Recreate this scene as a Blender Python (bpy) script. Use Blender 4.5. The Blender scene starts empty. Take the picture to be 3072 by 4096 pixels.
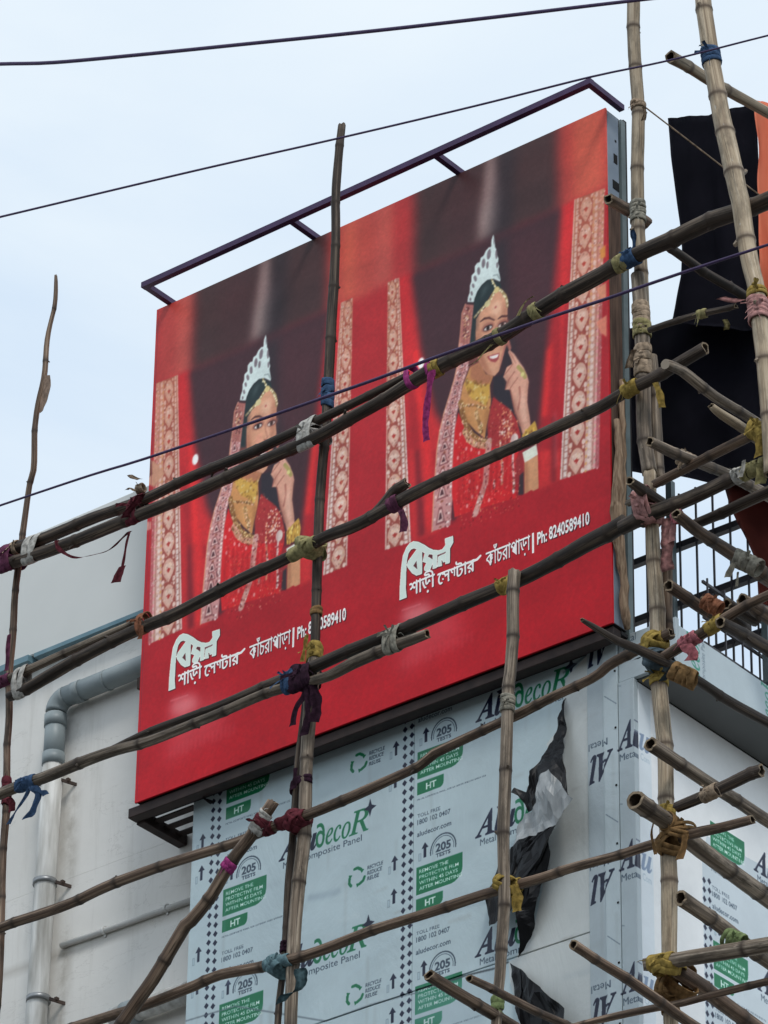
import bpy, bmesh, math, random
import numpy as np
from mathutils import Vector, Matrix, noise

random.seed(7)
S = bpy.context.scene
C = S.collection

# ---------------------------------------------------------------- camera
cam_d = bpy.data.cameras.new('camera')
cam = bpy.data.objects.new('camera', cam_d)
C.objects.link(cam)
cam.location = (0.0, 0.0, 1.6)
cam.rotation_mode = 'QUATERNION'
cam.matrix_world = Matrix(((0.779778,0.317184,0.539759,0),(0.625928,-0.412390,-0.661928,0),(0.012638,0.854007,-0.520108,1.6),(0,0,0,1)))
cam_d.sensor_fit = 'VERTICAL'
cam_d.sensor_height = 24.0
cam_d.sensor_width = 18.0
cam_d.lens = 19016.7 / 4096 * 24.0
cam_d.clip_start = 0.1
cam_d.clip_end = 3000
S.camera = cam

# ---------------------------------------------------------------- sky, sun, exposure
SUN_DIR = Vector((0.58, -0.50, 0.98)).normalized()      # towards the sun
SUN_EL = math.asin(SUN_DIR.z)
SUN_AZ = math.atan2(SUN_DIR.x, SUN_DIR.y)
world = bpy.data.worlds.new('World')
S.world = world
world.use_nodes = True
wn = world.node_tree
wn.nodes.clear()
w_out = wn.nodes.new('ShaderNodeOutputWorld')
w_bg = wn.nodes.new('ShaderNodeBackground')
w_bg.inputs['Strength'].default_value = 0.1
w_sky = wn.nodes.new('ShaderNodeTexSky')
w_sky.sky_type = 'NISHITA'
w_sky.sun_disc = False
w_sky.sun_elevation = SUN_EL
w_sky.sun_rotation = SUN_AZ
w_sky.air_density = 1.0
w_sky.dust_density = 2.0
w_tc = wn.nodes.new('ShaderNodeTexCoord')
w_map = wn.nodes.new('ShaderNodeMapping')
w_map.inputs['Scale'].default_value = (1.0, 1.0, 2.2)
w_no = wn.nodes.new('ShaderNodeTexNoise')
w_no.inputs['Scale'].default_value = 4.2
w_no.inputs['Detail'].default_value = 7
w_no.inputs['Roughness'].default_value = 0.52
w_no.inputs['Distortion'].default_value = 0.4
w_rmp = wn.nodes.new('ShaderNodeValToRGB')           # cloud cover: thin grey-blue to white
w_rmp.color_ramp.elements[0].position = 0.34
w_rmp.color_ramp.elements[0].color = (0.615, 0.745, 0.895, 1)
w_rmp.color_ramp.elements[1].position = 0.68
w_rmp.color_ramp.elements[1].color = (0.84, 0.915, 0.96, 1)
w_mul = wn.nodes.new('ShaderNodeMix'); w_mul.data_type = 'RGBA'; w_mul.blend_type = 'MULTIPLY'
w_mul.inputs[0].default_value = 1.0
w_mul.inputs[7].default_value = (9.7, 9.7, 9.7, 1)
w_mix = wn.nodes.new('ShaderNodeMix'); w_mix.data_type = 'RGBA'
w_mix.inputs[0].default_value = 0.90
L = wn.links.new
L(w_tc.outputs['Generated'], w_map.inputs['Vector'])
L(w_map.outputs['Vector'], w_no.inputs['Vector'])
L(w_no.outputs['Fac'], w_rmp.inputs['Fac'])
L(w_rmp.outputs['Color'], w_mul.inputs[6])
L(w_sky.outputs['Color'], w_mix.inputs[6])
L(w_mul.outputs[2], w_mix.inputs[7])
L(w_mix.outputs[2], w_bg.inputs['Color'])
L(w_bg.outputs['Background'], w_out.inputs['Surface'])

sun_d = bpy.data.lights.new('sun', 'SUN')
sun_d.energy = 1.3
sun_d.angle = math.radians(14)
sun_d.color = (1.0, 0.965, 0.92)
sun = bpy.data.objects.new('sun', sun_d)
C.objects.link(sun)
sun.rotation_mode = 'QUATERNION'
sun.rotation_quaternion = SUN_DIR.to_track_quat('Z', 'Y')
sun.location = (5, -5, 30)

S.view_settings.view_transform = 'Standard'
S.view_settings.look = 'None'
S.view_settings.gamma = 1.0
S.view_settings.exposure = 0.23
S.view_settings.use_curve_mapping = False

# ---------------------------------------------------------------- small helpers
def tag(o, label=None, cat=None, group=None, kind=None):
    if label: o['label'] = label
    if cat: o['category'] = cat
    if group: o['group'] = group
    if kind: o['kind'] = kind
    return o

def empty(name, loc, label, cat, group=None):
    o = bpy.data.objects.new(name, None)
    C.objects.link(o)
    o.location = loc
    o.empty_display_size = 0.1
    return tag(o, label, cat, group)

def link(name, me, mats, parent=None, smooth=False):
    """one mesh object; me is in world coordinates, the origin stays with the parent"""
    for m in (mats if isinstance(mats, (list, tuple)) else [mats]):
        me.materials.append(m)
    if smooth:
        for p in me.polygons: p.use_smooth = True
    o = bpy.data.objects.new(name, me)
    C.objects.link(o)
    if parent is not None:
        o.parent = parent
        o.matrix_parent_inverse = Matrix.Translation(-Vector(parent.location))
    return o

def from_bm(name, bm, mats, parent=None, smooth=False):
    me = bpy.data.meshes.new(name)
    bm.normal_update()
    bm.to_mesh(me)
    bm.free()
    return link(name, me, mats, parent, smooth)

def add_box(bm, x0, x1, y0, y1, z0, z1, bev=0.0, mi=0):
    v = [bm.verts.new(p) for p in ((x0,y0,z0),(x1,y0,z0),(x1,y1,z0),(x0,y1,z0),(x0,y0,z1),(x1,y0,z1),(x1,y1,z1),(x0,y1,z1))]
    fs = [bm.faces.new([v[i] for i in q]) for q in ((0,3,2,1),(4,5,6,7),(0,1,5,4),(1,2,6,5),(2,3,7,6),(3,0,4,7))]
    for f in fs: f.material_index = mi
    if bev > 0:
        es = list({e for f in fs for e in f.edges})
        r = bmesh.ops.bevel(bm, geom=es, offset=bev, segments=1, affect='EDGES')
        for f in r['faces']: f.material_index = mi
    return fs

def box(name, b, mat, parent=None, bev=0.0):
    bm = bmesh.new()
    add_box(bm, *b, bev=bev)
    return from_bm(name, bm, mat, parent)

def add_bar(bm, a, b, w, h, up=(0,0,1), mi=0):
    a, b = Vector(a), Vector(b)
    d = (b-a).normalized()
    s = d.cross(Vector(up)); s = s.normalized() if s.length > 1e-4 else Vector((1,0,0))
    u = s.cross(d)
    vs = []
    for p in (a, b):
        for i, j in ((-1,-1),(1,-1),(1,1),(-1,1)):
            vs.append(bm.verts.new(p + s*(w/2*i) + u*(h/2*j)))
    for q in ((0,1,2,3),(7,6,5,4),(0,4,5,1),(1,5,6,2),(2,6,7,3),(3,7,4,0)):
        bm.faces.new([vs[i] for i in q]).material_index = mi

def bar(name, a, b, w, h, mat, parent=None, up=(0,0,1)):
    bm = bmesh.new()
    add_bar(bm, a, b, w, h, up)
    bmesh.ops.recalc_face_normals(bm, faces=bm.faces)
    return from_bm(name, bm, mat, parent)

def catmull(pts, step):
    """resample a list of (x,y,z,r) at about `step` metres"""
    P = [np.array(p, float) for p in pts]
    out = []
    for i in range(len(P)-1):
        p0 = P[i-1] if i > 0 else 2*P[0]-P[1]
        p1, p2 = P[i], P[i+1]
        p3 = P[i+2] if i+2 < len(P) else 2*P[-1]-P[-2]
        n = max(1, int(round(np.linalg.norm(p2[:3]-p1[:3])/step)))
        for k in range(n):
            t = k/n
            out.append(0.5*((2*p1)+(-p0+p2)*t+(2*p0-5*p1+4*p2-p3)*t*t+(-p0+3*p1-3*p2+p3)*t**3))
    out.append(P[-1])
    return out

def frames(cs):
    """parallel-transport frames along a list of Vectors"""
    T = []
    for i in range(len(cs)):
        a = cs[max(0, i-1)]; b = cs[min(len(cs)-1, i+1)]
        T.append((b-a).normalized())
    ref = Vector((0,1,0)) if abs(T[0].y) < 0.8 else Vector((1,0,0))
    n = (ref - T[0]*ref.dot(T[0])).normalized()
    fr = []
    for t in T:
        n = (n - t*n.dot(t)).normalized()
        fr.append((t, n, t.cross(n)))
    return fr

def tube_mesh(name, pts, sides=10, cap=True):
    """plain tube through (x,y,z,r) points, with u round it and v along it in metres"""
    cs = [Vector(p[:3]) for p in pts]
    fr = frames(cs)
    bm = bmesh.new()
    uvl = bm.loops.layers.uv.new('UVMap')
    rings, dist = [], [0.0]
    for i in range(1, len(cs)): dist.append(dist[-1]+(cs[i]-cs[i-1]).length)
    for c, (t, n, b), p in zip(cs, fr, pts):
        rings.append([bm.verts.new(c + (n*math.cos(a)+b*math.sin(a))*p[3]) for a in [2*math.pi*k/sides for k in range(sides)]])
    for i in range(len(rings)-1):
        for k in range(sides):
            k2 = (k+1) % sides
            f = bm.faces.new((rings[i][k], rings[i][k2], rings[i+1][k2], rings[i+1][k]))
            for l, (u, v) in zip(f.loops, ((k/sides, dist[i]), ((k+1)/sides, dist[i]), ((k+1)/sides, dist[i+1]), (k/sides, dist[i+1]))):
                l[uvl].uv = (u, v)
            f.smooth = True
    if cap:
        bm.faces.new(list(reversed(rings[0])))
        bm.faces.new(rings[-1])
    bmesh.ops.recalc_face_normals(bm, faces=bm.faces)
    me = bpy.data.meshes.new(name)
    bm.to_mesh(me); bm.free()
    return me

# ---------------------------------------------------------------- materials
def new_mat(name, rough=0.7, spec=0.3):
    m = bpy.data.materials.new(name)
    m.use_nodes = True
    nt = m.node_tree
    b = nt.nodes['Principled BSDF']
    b.inputs['Roughness'].default_value = rough
    b.inputs['Specular IOR Level'].default_value = spec
    return m, nt, b

def nd(nt, t, **kw):
    n = nt.nodes.new(t)
    for k, v in kw.items():
        if k in n.inputs: n.inputs[k].default_value = v
        else: setattr(n, k, v)
    return n

def ramp(nt, stops):
    r = nt.nodes.new('ShaderNodeValToRGB')
    el = r.color_ramp.elements
    while len(el) < len(stops): el.new(0.5)
    for e, (p, c) in zip(el, stops):
        e.position = p
        e.color = (*c, 1) if len(c) == 3 else c
    return r

def mixc(nt, a, b, fac, mode='MIX'):
    m = nt.nodes.new('ShaderNodeMix'); m.data_type = 'RGBA'; m.blend_type = mode
    for s, v in ((0, fac), (6, a), (7, b)):
        if hasattr(v, 'is_output') or hasattr(v, 'links'): nt.links.new(v, m.inputs[s])
        elif isinstance(v, (int, float)): m.inputs[s].default_value = v
        else: m.inputs[s].default_value = (*v, 1) if len(v) == 3 else v
    return m.outputs[2]

def bump(nt, bsdf, h, strength=0.3, dist=0.01):
    b = nd(nt, 'ShaderNodeBump', Strength=strength, Distance=dist)
    nt.links.new(h, b.inputs['Height'])
    nt.links.new(b.outputs['Normal'], bsdf.inputs['Normal'])

def noisy(name, c0, c1, scale=8.0, rough=0.75, spec=0.25, detail=6, bstr=0.15, bdist=0.004, stretch=None, metal=0.0):
    m, nt, b = new_mat(name, rough, spec)
    b.inputs['Metallic'].default_value = metal
    tc = nd(nt, 'ShaderNodeTexCoord')
    src = tc.outputs['Object']
    if stretch:
        mp = nd(nt, 'ShaderNodeMapping', Scale=stretch)
        nt.links.new(src, mp.inputs['Vector']); src = mp.outputs['Vector']
    n = nd(nt, 'ShaderNodeTexNoise', Scale=scale, Detail=detail)
    nt.links.new(src, n.inputs['Vector'])
    r = ramp(nt, [(0.3, c0), (0.7, c1)])
    nt.links.new(n.outputs['Fac'], r.inputs['Fac'])
    nt.links.new(r.outputs['Color'], b.inputs['Base Color'])
    if bstr: bump(nt, b, n.outputs['Fac'], bstr, bdist)
    return m

def bamboo_mat(name, lo, mid, hi, stain=0.6, node=(0.045, 0.032, 0.024)):
    m, nt, b = new_mat(name, 0.62, 0.25)
    uv = nd(nt, 'ShaderNodeUVMap')
    oi = nd(nt, 'ShaderNodeObjectInfo')
    # fibres along the culm
    add = nd(nt, 'ShaderNodeVectorMath', operation='ADD')
    cmb = nd(nt, 'ShaderNodeCombineXYZ')
    mul = nd(nt, 'ShaderNodeMath', operation='MULTIPLY'); mul.inputs[1].default_value = 37.0
    nt.links.new(oi.outputs['Random'], mul.inputs[0])
    nt.links.new(mul.outputs[0], cmb.inputs[1]); nt.links.new(mul.outputs[0], cmb.inputs[2])
    nt.links.new(uv.outputs['UV'], add.inputs[0]); nt.links.new(cmb.outputs[0], add.inputs[1])
    mp = nd(nt, 'ShaderNodeMapping', Scale=(11, 1.1, 1))
    nt.links.new(add.outputs[0], mp.inputs['Vector'])
    fib = nd(nt, 'ShaderNodeTexNoise', Scale=1.0, Detail=5, Roughness=0.65)
    nt.links.new(mp.outputs[0], fib.inputs['Vector'])
    r = ramp(nt, [(0.33, lo), (0.5, mid), (0.66, hi)])
    nt.links.new(fib.outputs['Fac'], r.inputs['Fac'])
    # weather stains and mould, blotchy
    mp2 = nd(nt, 'ShaderNodeMapping', Scale=(2.2, 2.6, 1))
    nt.links.new(add.outputs[0], mp2.inputs['Vector'])
    st = nd(nt, 'ShaderNodeTexNoise', Scale=1.4, Detail=6, Roughness=0.7)
    nt.links.new(mp2.outputs[0], st.inputs['Vector'])
    r2 = ramp(nt, [(0.47, (0, 0, 0)), (0.60, (stain, stain, stain))])
    nt.links.new(st.outputs['Fac'], r2.inputs['Fac'])
    c1 = mixc(nt, r.outputs['Color'], tuple(0.30*v for v in mid), r2.outputs['Color'])
    # drying cracks, thin dark lines along the grain
    mp3 = nd(nt, 'ShaderNodeMapping', Scale=(9, 0.55, 1))
    nt.links.new(add.outputs[0], mp3.inputs['Vector'])
    cr = nd(nt, 'ShaderNodeTexNoise', Scale=1.0, Detail=2)
    nt.links.new(mp3.outputs[0], cr.inputs['Vector'])
    ab = nd(nt, 'ShaderNodeMath', operation='SUBTRACT'); ab.inputs[1].default_value = 0.5
    nt.links.new(cr.outputs['Fac'], ab.inputs[0])
    ab2 = nd(nt, 'ShaderNodeMath', operation='ABSOLUTE'); nt.links.new(ab.outputs[0], ab2.inputs[0])
    r3 = ramp(nt, [(0.004, (0.8, 0.8, 0.8)), (0.013, (0, 0, 0))])
    nt.links.new(ab2.outputs[0], r3.inputs['Fac'])
    c2 = mixc(nt, c1, tuple(0.18*v for v in mid), r3.outputs['Color'])
    # dried cement and lime splashes
    sp = nd(nt, 'ShaderNodeTexNoise', Scale=1.0, Detail=4, Roughness=0.75)
    mp4 = nd(nt, 'ShaderNodeMapping', Scale=(7, 9, 1)); nt.links.new(add.outputs[0], mp4.inputs['Vector']); nt.links.new(mp4.outputs[0], sp.inputs['Vector'])
    r4 = ramp(nt, [(0.66, (0, 0, 0)), (0.72, (0.55, 0.55, 0.55))]); nt.links.new(sp.outputs['Fac'], r4.inputs['Fac'])
    c2 = mixc(nt, c2, tuple(min(.5, 1.9*v+.05) for v in mid), r4.outputs['Color'])
    # dark scar round every node
    at = nd(nt, 'ShaderNodeAttribute', attribute_name='node_ring')
    c3 = mixc(nt, c2, node, at.outputs['Fac'])
    # each culm a little lighter or darker
    hv = nd(nt, 'ShaderNodeHueSaturation')
    mr = nd(nt, 'ShaderNodeMapRange'); mr.inputs['To Min'].default_value = 0.72; mr.inputs['To Max'].default_value = 1.18
    nt.links.new(oi.outputs['Random'], mr.inputs['Value'])
    nt.links.new(mr.outputs[0], hv.inputs['Value'])
    nt.links.new(c3, hv.inputs['Color'])
    nt.links.new(hv.outputs['Color'], b.inputs['Base Color'])
    bump(nt, b, fib.outputs['Fac'], 0.55, 0.004)
    return m

BAM = {
    'dark': bamboo_mat('dark_bamboo', (0.018, 0.013, 0.010), (0.056, 0.040, 0.030), (0.170, 0.128, 0.092)),  # tint darkened to carry the backlit shade of the long horizontals
    'mid':  bamboo_mat('weathered_bamboo', (0.050, 0.031, 0.021), (0.150, 0.098, 0.066), (0.35, 0.255, 0.180), stain=0.75),
    'pale': bamboo_mat('pale_bamboo', (0.215, 0.155, 0.100), (0.40, 0.315, 0.215), (0.57, 0.475, 0.355), stain=0.6, node=(0.10, 0.07, 0.05)),
    'grey': bamboo_mat('grey_bamboo', (0.058, 0.042, 0.030), (0.180, 0.138, 0.100), (0.42, 0.345, 0.265), stain=0.75),
}
m_hollow = noisy('bamboo_inside', (0.03, 0.02, 0.014), (0.10, 0.07, 0.045), 20)
m_endgrain = noisy('bamboo_cut_end', (0.14, 0.10, 0.065), (0.30, 0.23, 0.15), 60)

def cloth_mat(name, col, spread=0.45, rough=0.9):
    return noisy(name, tuple((.9*c+.1*sum(col)/3)*.92*(1-spread) for c in col), tuple(min(1, (.9*c+.1*sum(col)/3)*.92*(1+spread)) for c in col), 45, rough, 0.1, 5, 0.5, 0.003)

CLOTH = {k: cloth_mat('tie_'+k, v) for k, v in {
    'white': (0.42, 0.40, 0.36), 'yellow': (0.33, 0.225, 0.045), 'olive': (0.30, 0.26, 0.11), 'blue': (0.040, 0.085, 0.17),
    'plum': (0.035, 0.013, 0.026), 'maroon': (0.125, 0.022, 0.032), 'purple': (0.13, 0.035, 0.075), 'magenta': (0.33, 0.03, 0.17),
    'tan': (0.34, 0.25, 0.17), 'rust': (0.26, 0.10, 0.05), 'teal': (0.11, 0.19, 0.21), 'pink': (0.45, 0.22, 0.20),
    'rose': (0.40, 0.12, 0.14), 'green': (0.16, 0.21, 0.08), 'orange': (0.24, 0.135, 0.05), 'rope': (0.26, 0.24, 0.19), 'slate': (0.07, 0.10, 0.12),
}.items()}

# ---------------------------------------------------------------- painter for the flat prints
class Canvas:
    """a sheet of print: x to the right and y upwards in metres, colours as printed"""
    def __init__(self, x0, x1, y0, y1, ppm, base):
        self.k = ppm*2
        self.x0, self.y0, self.x1, self.y1 = x0, y0, x1, y1
        self.w = int(round((x1-x0)*ppm))*2
        self.h = int(round((y1-y0)*ppm))*2
        self.a = np.empty((self.h, self.w, 3), np.float32)
        self.a[:] = np.array(base, np.float32)/255
    def grid(self, i0, i1, j0, j1):
        return (np.arange(i0, i1, dtype=np.float32)+0.5)[None, :], (np.arange(j0, j1, dtype=np.float32)+0.5)[:, None]
    def poly(self, pts, col, alpha=1.0, soft=0.0):
        p = np.array([(q[0], q[1]) for q in pts], np.float64)
        X = (p[:, 0]-self.x0)*self.k; Y = (p[:, 1]-self.y0)*self.k
        pad = int(soft*self.k*2.2)+2
        i0, i1 = max(0, int(X.min())-pad), min(self.w, int(X.max())+pad+1)
        j0, j1 = max(0, int(Y.min())-pad), min(self.h, int(Y.max())+pad+1)
        if i1 <= i0 or j1 <= j0: return
        gx, gy = self.grid(i0, i1, j0, j1)
        m = np.zeros((j1-j0, i1-i0), bool)
        n = len(X)
        for a in range(n):
            xa, ya, xb, yb = X[a], Y[a], X[(a+1) % n], Y[(a+1) % n]
            if ya == yb: continue
            lo, hi = (ya, yb) if ya < yb else (yb, ya)
            r0 = max(0, int(math.ceil(lo-0.5))-j0); r1 = min(j1-j0, int(math.ceil(hi-0.5))-j0)
            if r1 <= r0: continue
            yy = gy[r0:r1]
            m[r0:r1] ^= gx < (xa+(yy-ya)*(xb-xa)/(yb-ya))
        mk = m.astype(np.float32)
        if soft > 0: mk = blur(mk, soft*self.k)
        self.blend(i0, i1, j0, j1, mk*alpha, col)
    def blend(self, i0, i1, j0, j1, mk, col):
        t = self.a[j0:j1, i0:i1]
        c = np.asarray(col, np.float32)/255
        t += (c-t)*mk[:, :, None]
    def disc(self, x, y, rx, ry, col, alpha=1.0, soft=0.0, n=14):
        self.poly([(x+rx*math.cos(2*math.pi*i/n), y+ry*math.sin(2*math.pi*i/n)) for i in range(n)], col, alpha, soft)
    def stroke(self, pts, w, col, alpha=1.0, soft=0.0):
        ws = w if isinstance(w, (list, tuple)) else [w]*len(pts)
        for (a, b, wa, wb) in zip(pts[:-1], pts[1:], ws[:-1], ws[1:]):
            d = np.array(b[:2], float)-np.array(a[:2], float)
            l = np.hypot(*d)
            if l < 1e-6: continue
            n = np.array((-d[1], d[0]))/l
            self.poly([a[:2]+n*wa/2, b[:2]+n*wb/2, b[:2]-n*wb/2, a[:2]-n*wa/2], col, alpha, soft)
        if soft == 0:
            for p, ww in zip(pts, ws):
                self.disc(p[0], p[1], ww/2, ww/2, col, alpha, n=10)
    def quad(self, x0, y0, x1, y1, col, alpha=1.0, soft=0.0):
        self.poly([(x0, y0), (x1, y0), (x1, y1), (x0, y1)], col, alpha, soft)
    def text(self, s, x, y, h, col, sx=1.0, shear=0.0, bold=0.0, rot=0.0, alpha=1.0, fit=None, shadow=None):
        tri, wid = glyphs(s, bold)
        if fit: sx = fit/(wid*h)
        cr, sr = math.cos(rot), math.sin(rot)
        q = np.empty_like(tri)
        a = (tri[..., 0]+shear*tri[..., 1])*h*sx; b = tri[..., 1]*h
        q[..., 0] = x+a*cr-b*sr; q[..., 1] = y+a*sr+b*cr
        if shadow:
            for t in q+np.array(shadow[:2]): self.poly(t, shadow[2], 1.0)
        for t in q: self.poly(t, col, alpha)
        return wid*h*sx
    def image(self, name):
        h, w = self.h//2, self.w//2
        a = self.a.reshape(h, 2, w, 2, 3).mean((1, 3)).clip(0, 1)
        px = np.ones((h, w, 4), np.float32)
        px[:, :, :3] = a
        im = bpy.data.images.new(name, w, h)
        im.pixels.foreach_set(px.ravel())
        im.update()
        im.pack()
        return im

def blur(m, s):
    r = max(1, int(s*0.9))
    for _ in range(3):
        for ax in (0, 1):
            c = np.cumsum(np.pad(m, [(r+1, r) if q == ax else (0, 0) for q in (0, 1)], mode='edge'), ax, dtype=np.float64)
            m = ((c[2*r+1:] - c[:-2*r-1]) if ax == 0 else (c[:, 2*r+1:] - c[:, :-2*r-1])).astype(np.float32)/(2*r+1)
    return m

GL = {}
def glyphs(s, bold):
    """outline of a line of lettering as triangles, letter height (of a capital) = 1"""
    if (s, bold) in GL: return GL[(s, bold)]
    cu = bpy.data.curves.new('lettering', 'FONT')
    cu.body = s; cu.resolution_u = 3; cu.offset = bold
    o = bpy.data.objects.new('lettering', cu)
    C.objects.link(o)
    dg = bpy.context.evaluated_depsgraph_get()
    me = bpy.data.meshes.new_from_object(o.evaluated_get(dg))
    me.calc_loop_triangles()
    v = np.array([q.co[:2] for q in me.vertices])
    t = np.array([q.vertices[:] for q in me.loop_triangles])
    tri = v[t]/0.69
    x0, x1 = v[:, 0].min()/0.69, v[:, 0].max()/0.69
    tri[..., 0] -= x0
    bpy.data.objects.remove(o); bpy.data.curves.remove(cu); bpy.data.meshes.remove(me)
    GL[(s, bold)] = (tri, x1-x0)
    return GL[(s, bold)]

def print_mat(name, img, gain, rough, spec, relief=0.0, relief_scale=3.0, weave=0.0):
    m, nt, b = new_mat(name, rough, spec)
    uv = nd(nt, 'ShaderNodeUVMap')
    it = nd(nt, 'ShaderNodeTexImage', image=img, extension='EXTEND')
    nt.links.new(uv.outputs['UV'], it.inputs['Vector'])
    tc = nd(nt, 'ShaderNodeTexCoord')
    n = nd(nt, 'ShaderNodeTexNoise', Scale=2.3, Detail=9, Roughness=0.68)
    nt.links.new(tc.outputs['Object'], n.inputs['Vector'])
    r = ramp(nt, [(0.3, (gain*0.88,)*3), (0.7, (gain*1.07,)*3)])
    nt.links.new(n.outputs['Fac'], r.inputs['Fac'])
    nt.links.new(mixc(nt, it.outputs['Color'], r.outputs['Color'], 1.0, 'MULTIPLY'), b.inputs['Base Color'])
    if relief:
        n2 = nd(nt, 'ShaderNodeTexNoise', Scale=relief_scale, Detail=6, Roughness=0.6, Distortion=1.2)
        mpr = nd(nt, 'ShaderNodeMapping', Scale=(1.0, 1.0, 0.55)); nt.links.new(tc.outputs['Object'], mpr.inputs['Vector'])
        nt.links.new(mpr.outputs[0], n2.inputs['Vector'])
        bump(nt, b, n2.outputs['Fac'], 0.5, relief)
    return m

def uv_from(me, fn):
    l = me.uv_layers.new(name='UVMap') if not me.uv_layers else me.uv_layers[0]
    for lp in me.loops:
        l.data[lp.index].uv = fn(me.vertices[lp.vertex_index].co)

# ================================================================ the billboard's print
BW, BH = 3.048, 3.046
cv = Canvas(0, BW, 0, BH, 400, (172, 22, 33))
rnd = random.Random(3)
DARK, RED, SKIN, LACE = (62, 40, 45), (200, 38, 42), (212, 152, 120), (196, 138, 134)

def vgrad(x0, x1, y0, y1, c0, c1, n=24):
    for i in range(n):
        t = i/(n-1)
        cv.quad(x0, y0+(y1-y0)*i/n, x1, y0+(y1-y0)*(i+1)/n, [a+(b-a)*t for a, b in zip(c0, c1)])

vgrad(0, BW, 0, 1.05, (178, 18, 30), (170, 26, 36), 12)
vgrad(0, BW, 1.05, BH, (170, 26, 36), (178, 46, 48), 24)

def border(TL, TR, BR, BL, n, flip, crop=1.0, seed=1):
    """embroidered sari border: line strip, column of teardrop motifs, pearls"""
    TL, TR, BR, BL = [np.array(p[:2]) for p in (TL, TR, BR, BL)]
    def at(s, t):
        q = s/crop
        if flip: q = 1-q
        return (TL*(1-q)+TR*q)*(1-t)+(BL*(1-q)+BR*q)*t
    rr = random.Random(seed)
    A = lambda *st: [at(s, t) for s, t in st]
    smax = crop if crop != 1.0 else 1.0
    lim = lambda s: min(s, smax)
    cv.poly(A((0, 0), (smax, 0), (smax, 1), (0, 1)), (200, 140, 118))
    for i in range(40):                                     # paler towards the lower end
        t = i/40
        cv.poly(A((0, t), (smax, t), (smax, t+.025), (0, t+.025)), (212, 184, 176), alpha=max(0, min(1, (t-.3)*1.6))*.7)
    for s0, s1, c in ((.0, .04, (224, 205, 195)), (.05, .07, (150, 80, 70)), (.09, .15, (226, 208, 200)), (.17, .185, (150, 70, 62))):
        if s1 <= smax: cv.poly(A((s0, 0), (s1, 0), (s1, 1), (s0, 1)), c, .85)
    for k in range(n*9):
        t = (k+.5)/(n*9)
        if k % 2: cv.poly(A((.075, t), (.165, t), (.165, t+.004), (.075, t+.004)), (150, 84, 74), .8)
    cv.poly(A((.19, 0), (lim(.62), 0), (lim(.62), 1), (.19, 1)), (150, 66, 56), .92)
    px = np.linalg.norm(at(smax, .5)-at(0, .5))/smax        # width of the whole border
    ln = np.linalg.norm(at(0, 0)-at(0, 1))/n
    def blob(s, t, rs, rt, col, al=1.0, drop=0.0):
        if s-rs > smax: return
        pts = []
        for k in range(16):
            a = 2*math.pi*k/16
            w = 1.0-drop*max(0, -math.sin(a))**1.3
            pts.append(at(lim(s+rs*math.cos(a)*w), t-rt*math.sin(a)/n))
        cv.poly(pts, col, al)
    for k in range(n):
        t = (k+.5)/n
        blob(.405, t+.03/n, .195, .46, (212, 164, 146), 1, .75)
        blob(.405, t+.03/n, .165, .40, (206, 158, 140), 1, .75)
        blob(.405, t+.05/n, .125, .33, (214, 172, 154), 1, .75)
        blob(.405, t-.02/n, .070, .15, (168, 48, 42), 1, .8)
        blob(.350, t-.13/n, .060, .11, (224, 188, 170)); blob(.460, t-.13/n, .060, .11, (224, 188, 170))
        for s in (.235, .575): blob(s, t+.42/n, .048, .10, (224, 190, 176)); blob(s, t-.40/n, .035, .07, (214, 176, 160))
        if smax > .7:
            for j in range(4):
                tt = t+(j-1.5)*.25/n
                blob(.735, tt, .050, .095, (226, 196, 184)); blob(.655, tt+.1/n, .028, .06, (206, 150, 96))
                blob(.875, tt, .030, .07, (222, 150, 150)); blob(.955, tt+.12/n, .022, .05, (236, 200, 196))
    if smax > .7:
        cv.poly(A((.80, 0), (.845, 0), (.845, 1), (.80, 1)), (178, 110, 100), .8)
        cv.poly(A((.90, .3), (1, .3), (1, 1), (.90, 1)), (150, 30, 44), .55)
    for i in range(24):                                     # the upper end is printed browner
        t = i/24
        cv.poly(A((0, t), (smax, t), (smax, t+1/24), (0, t+1/24)), (190, 108, 78), alpha=.42*max(0, 1-t*1.7))
    for k in range(n*60):                                   # needlework speckle
        p = at(rr.uniform(0, smax), rr.random())
        cv.disc(p[0], p[1], .004, .005, rr.choice([(240, 226, 220), (130, 66, 60), (214, 170, 120)]), rr.uniform(.3, .8), n=6)

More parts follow.
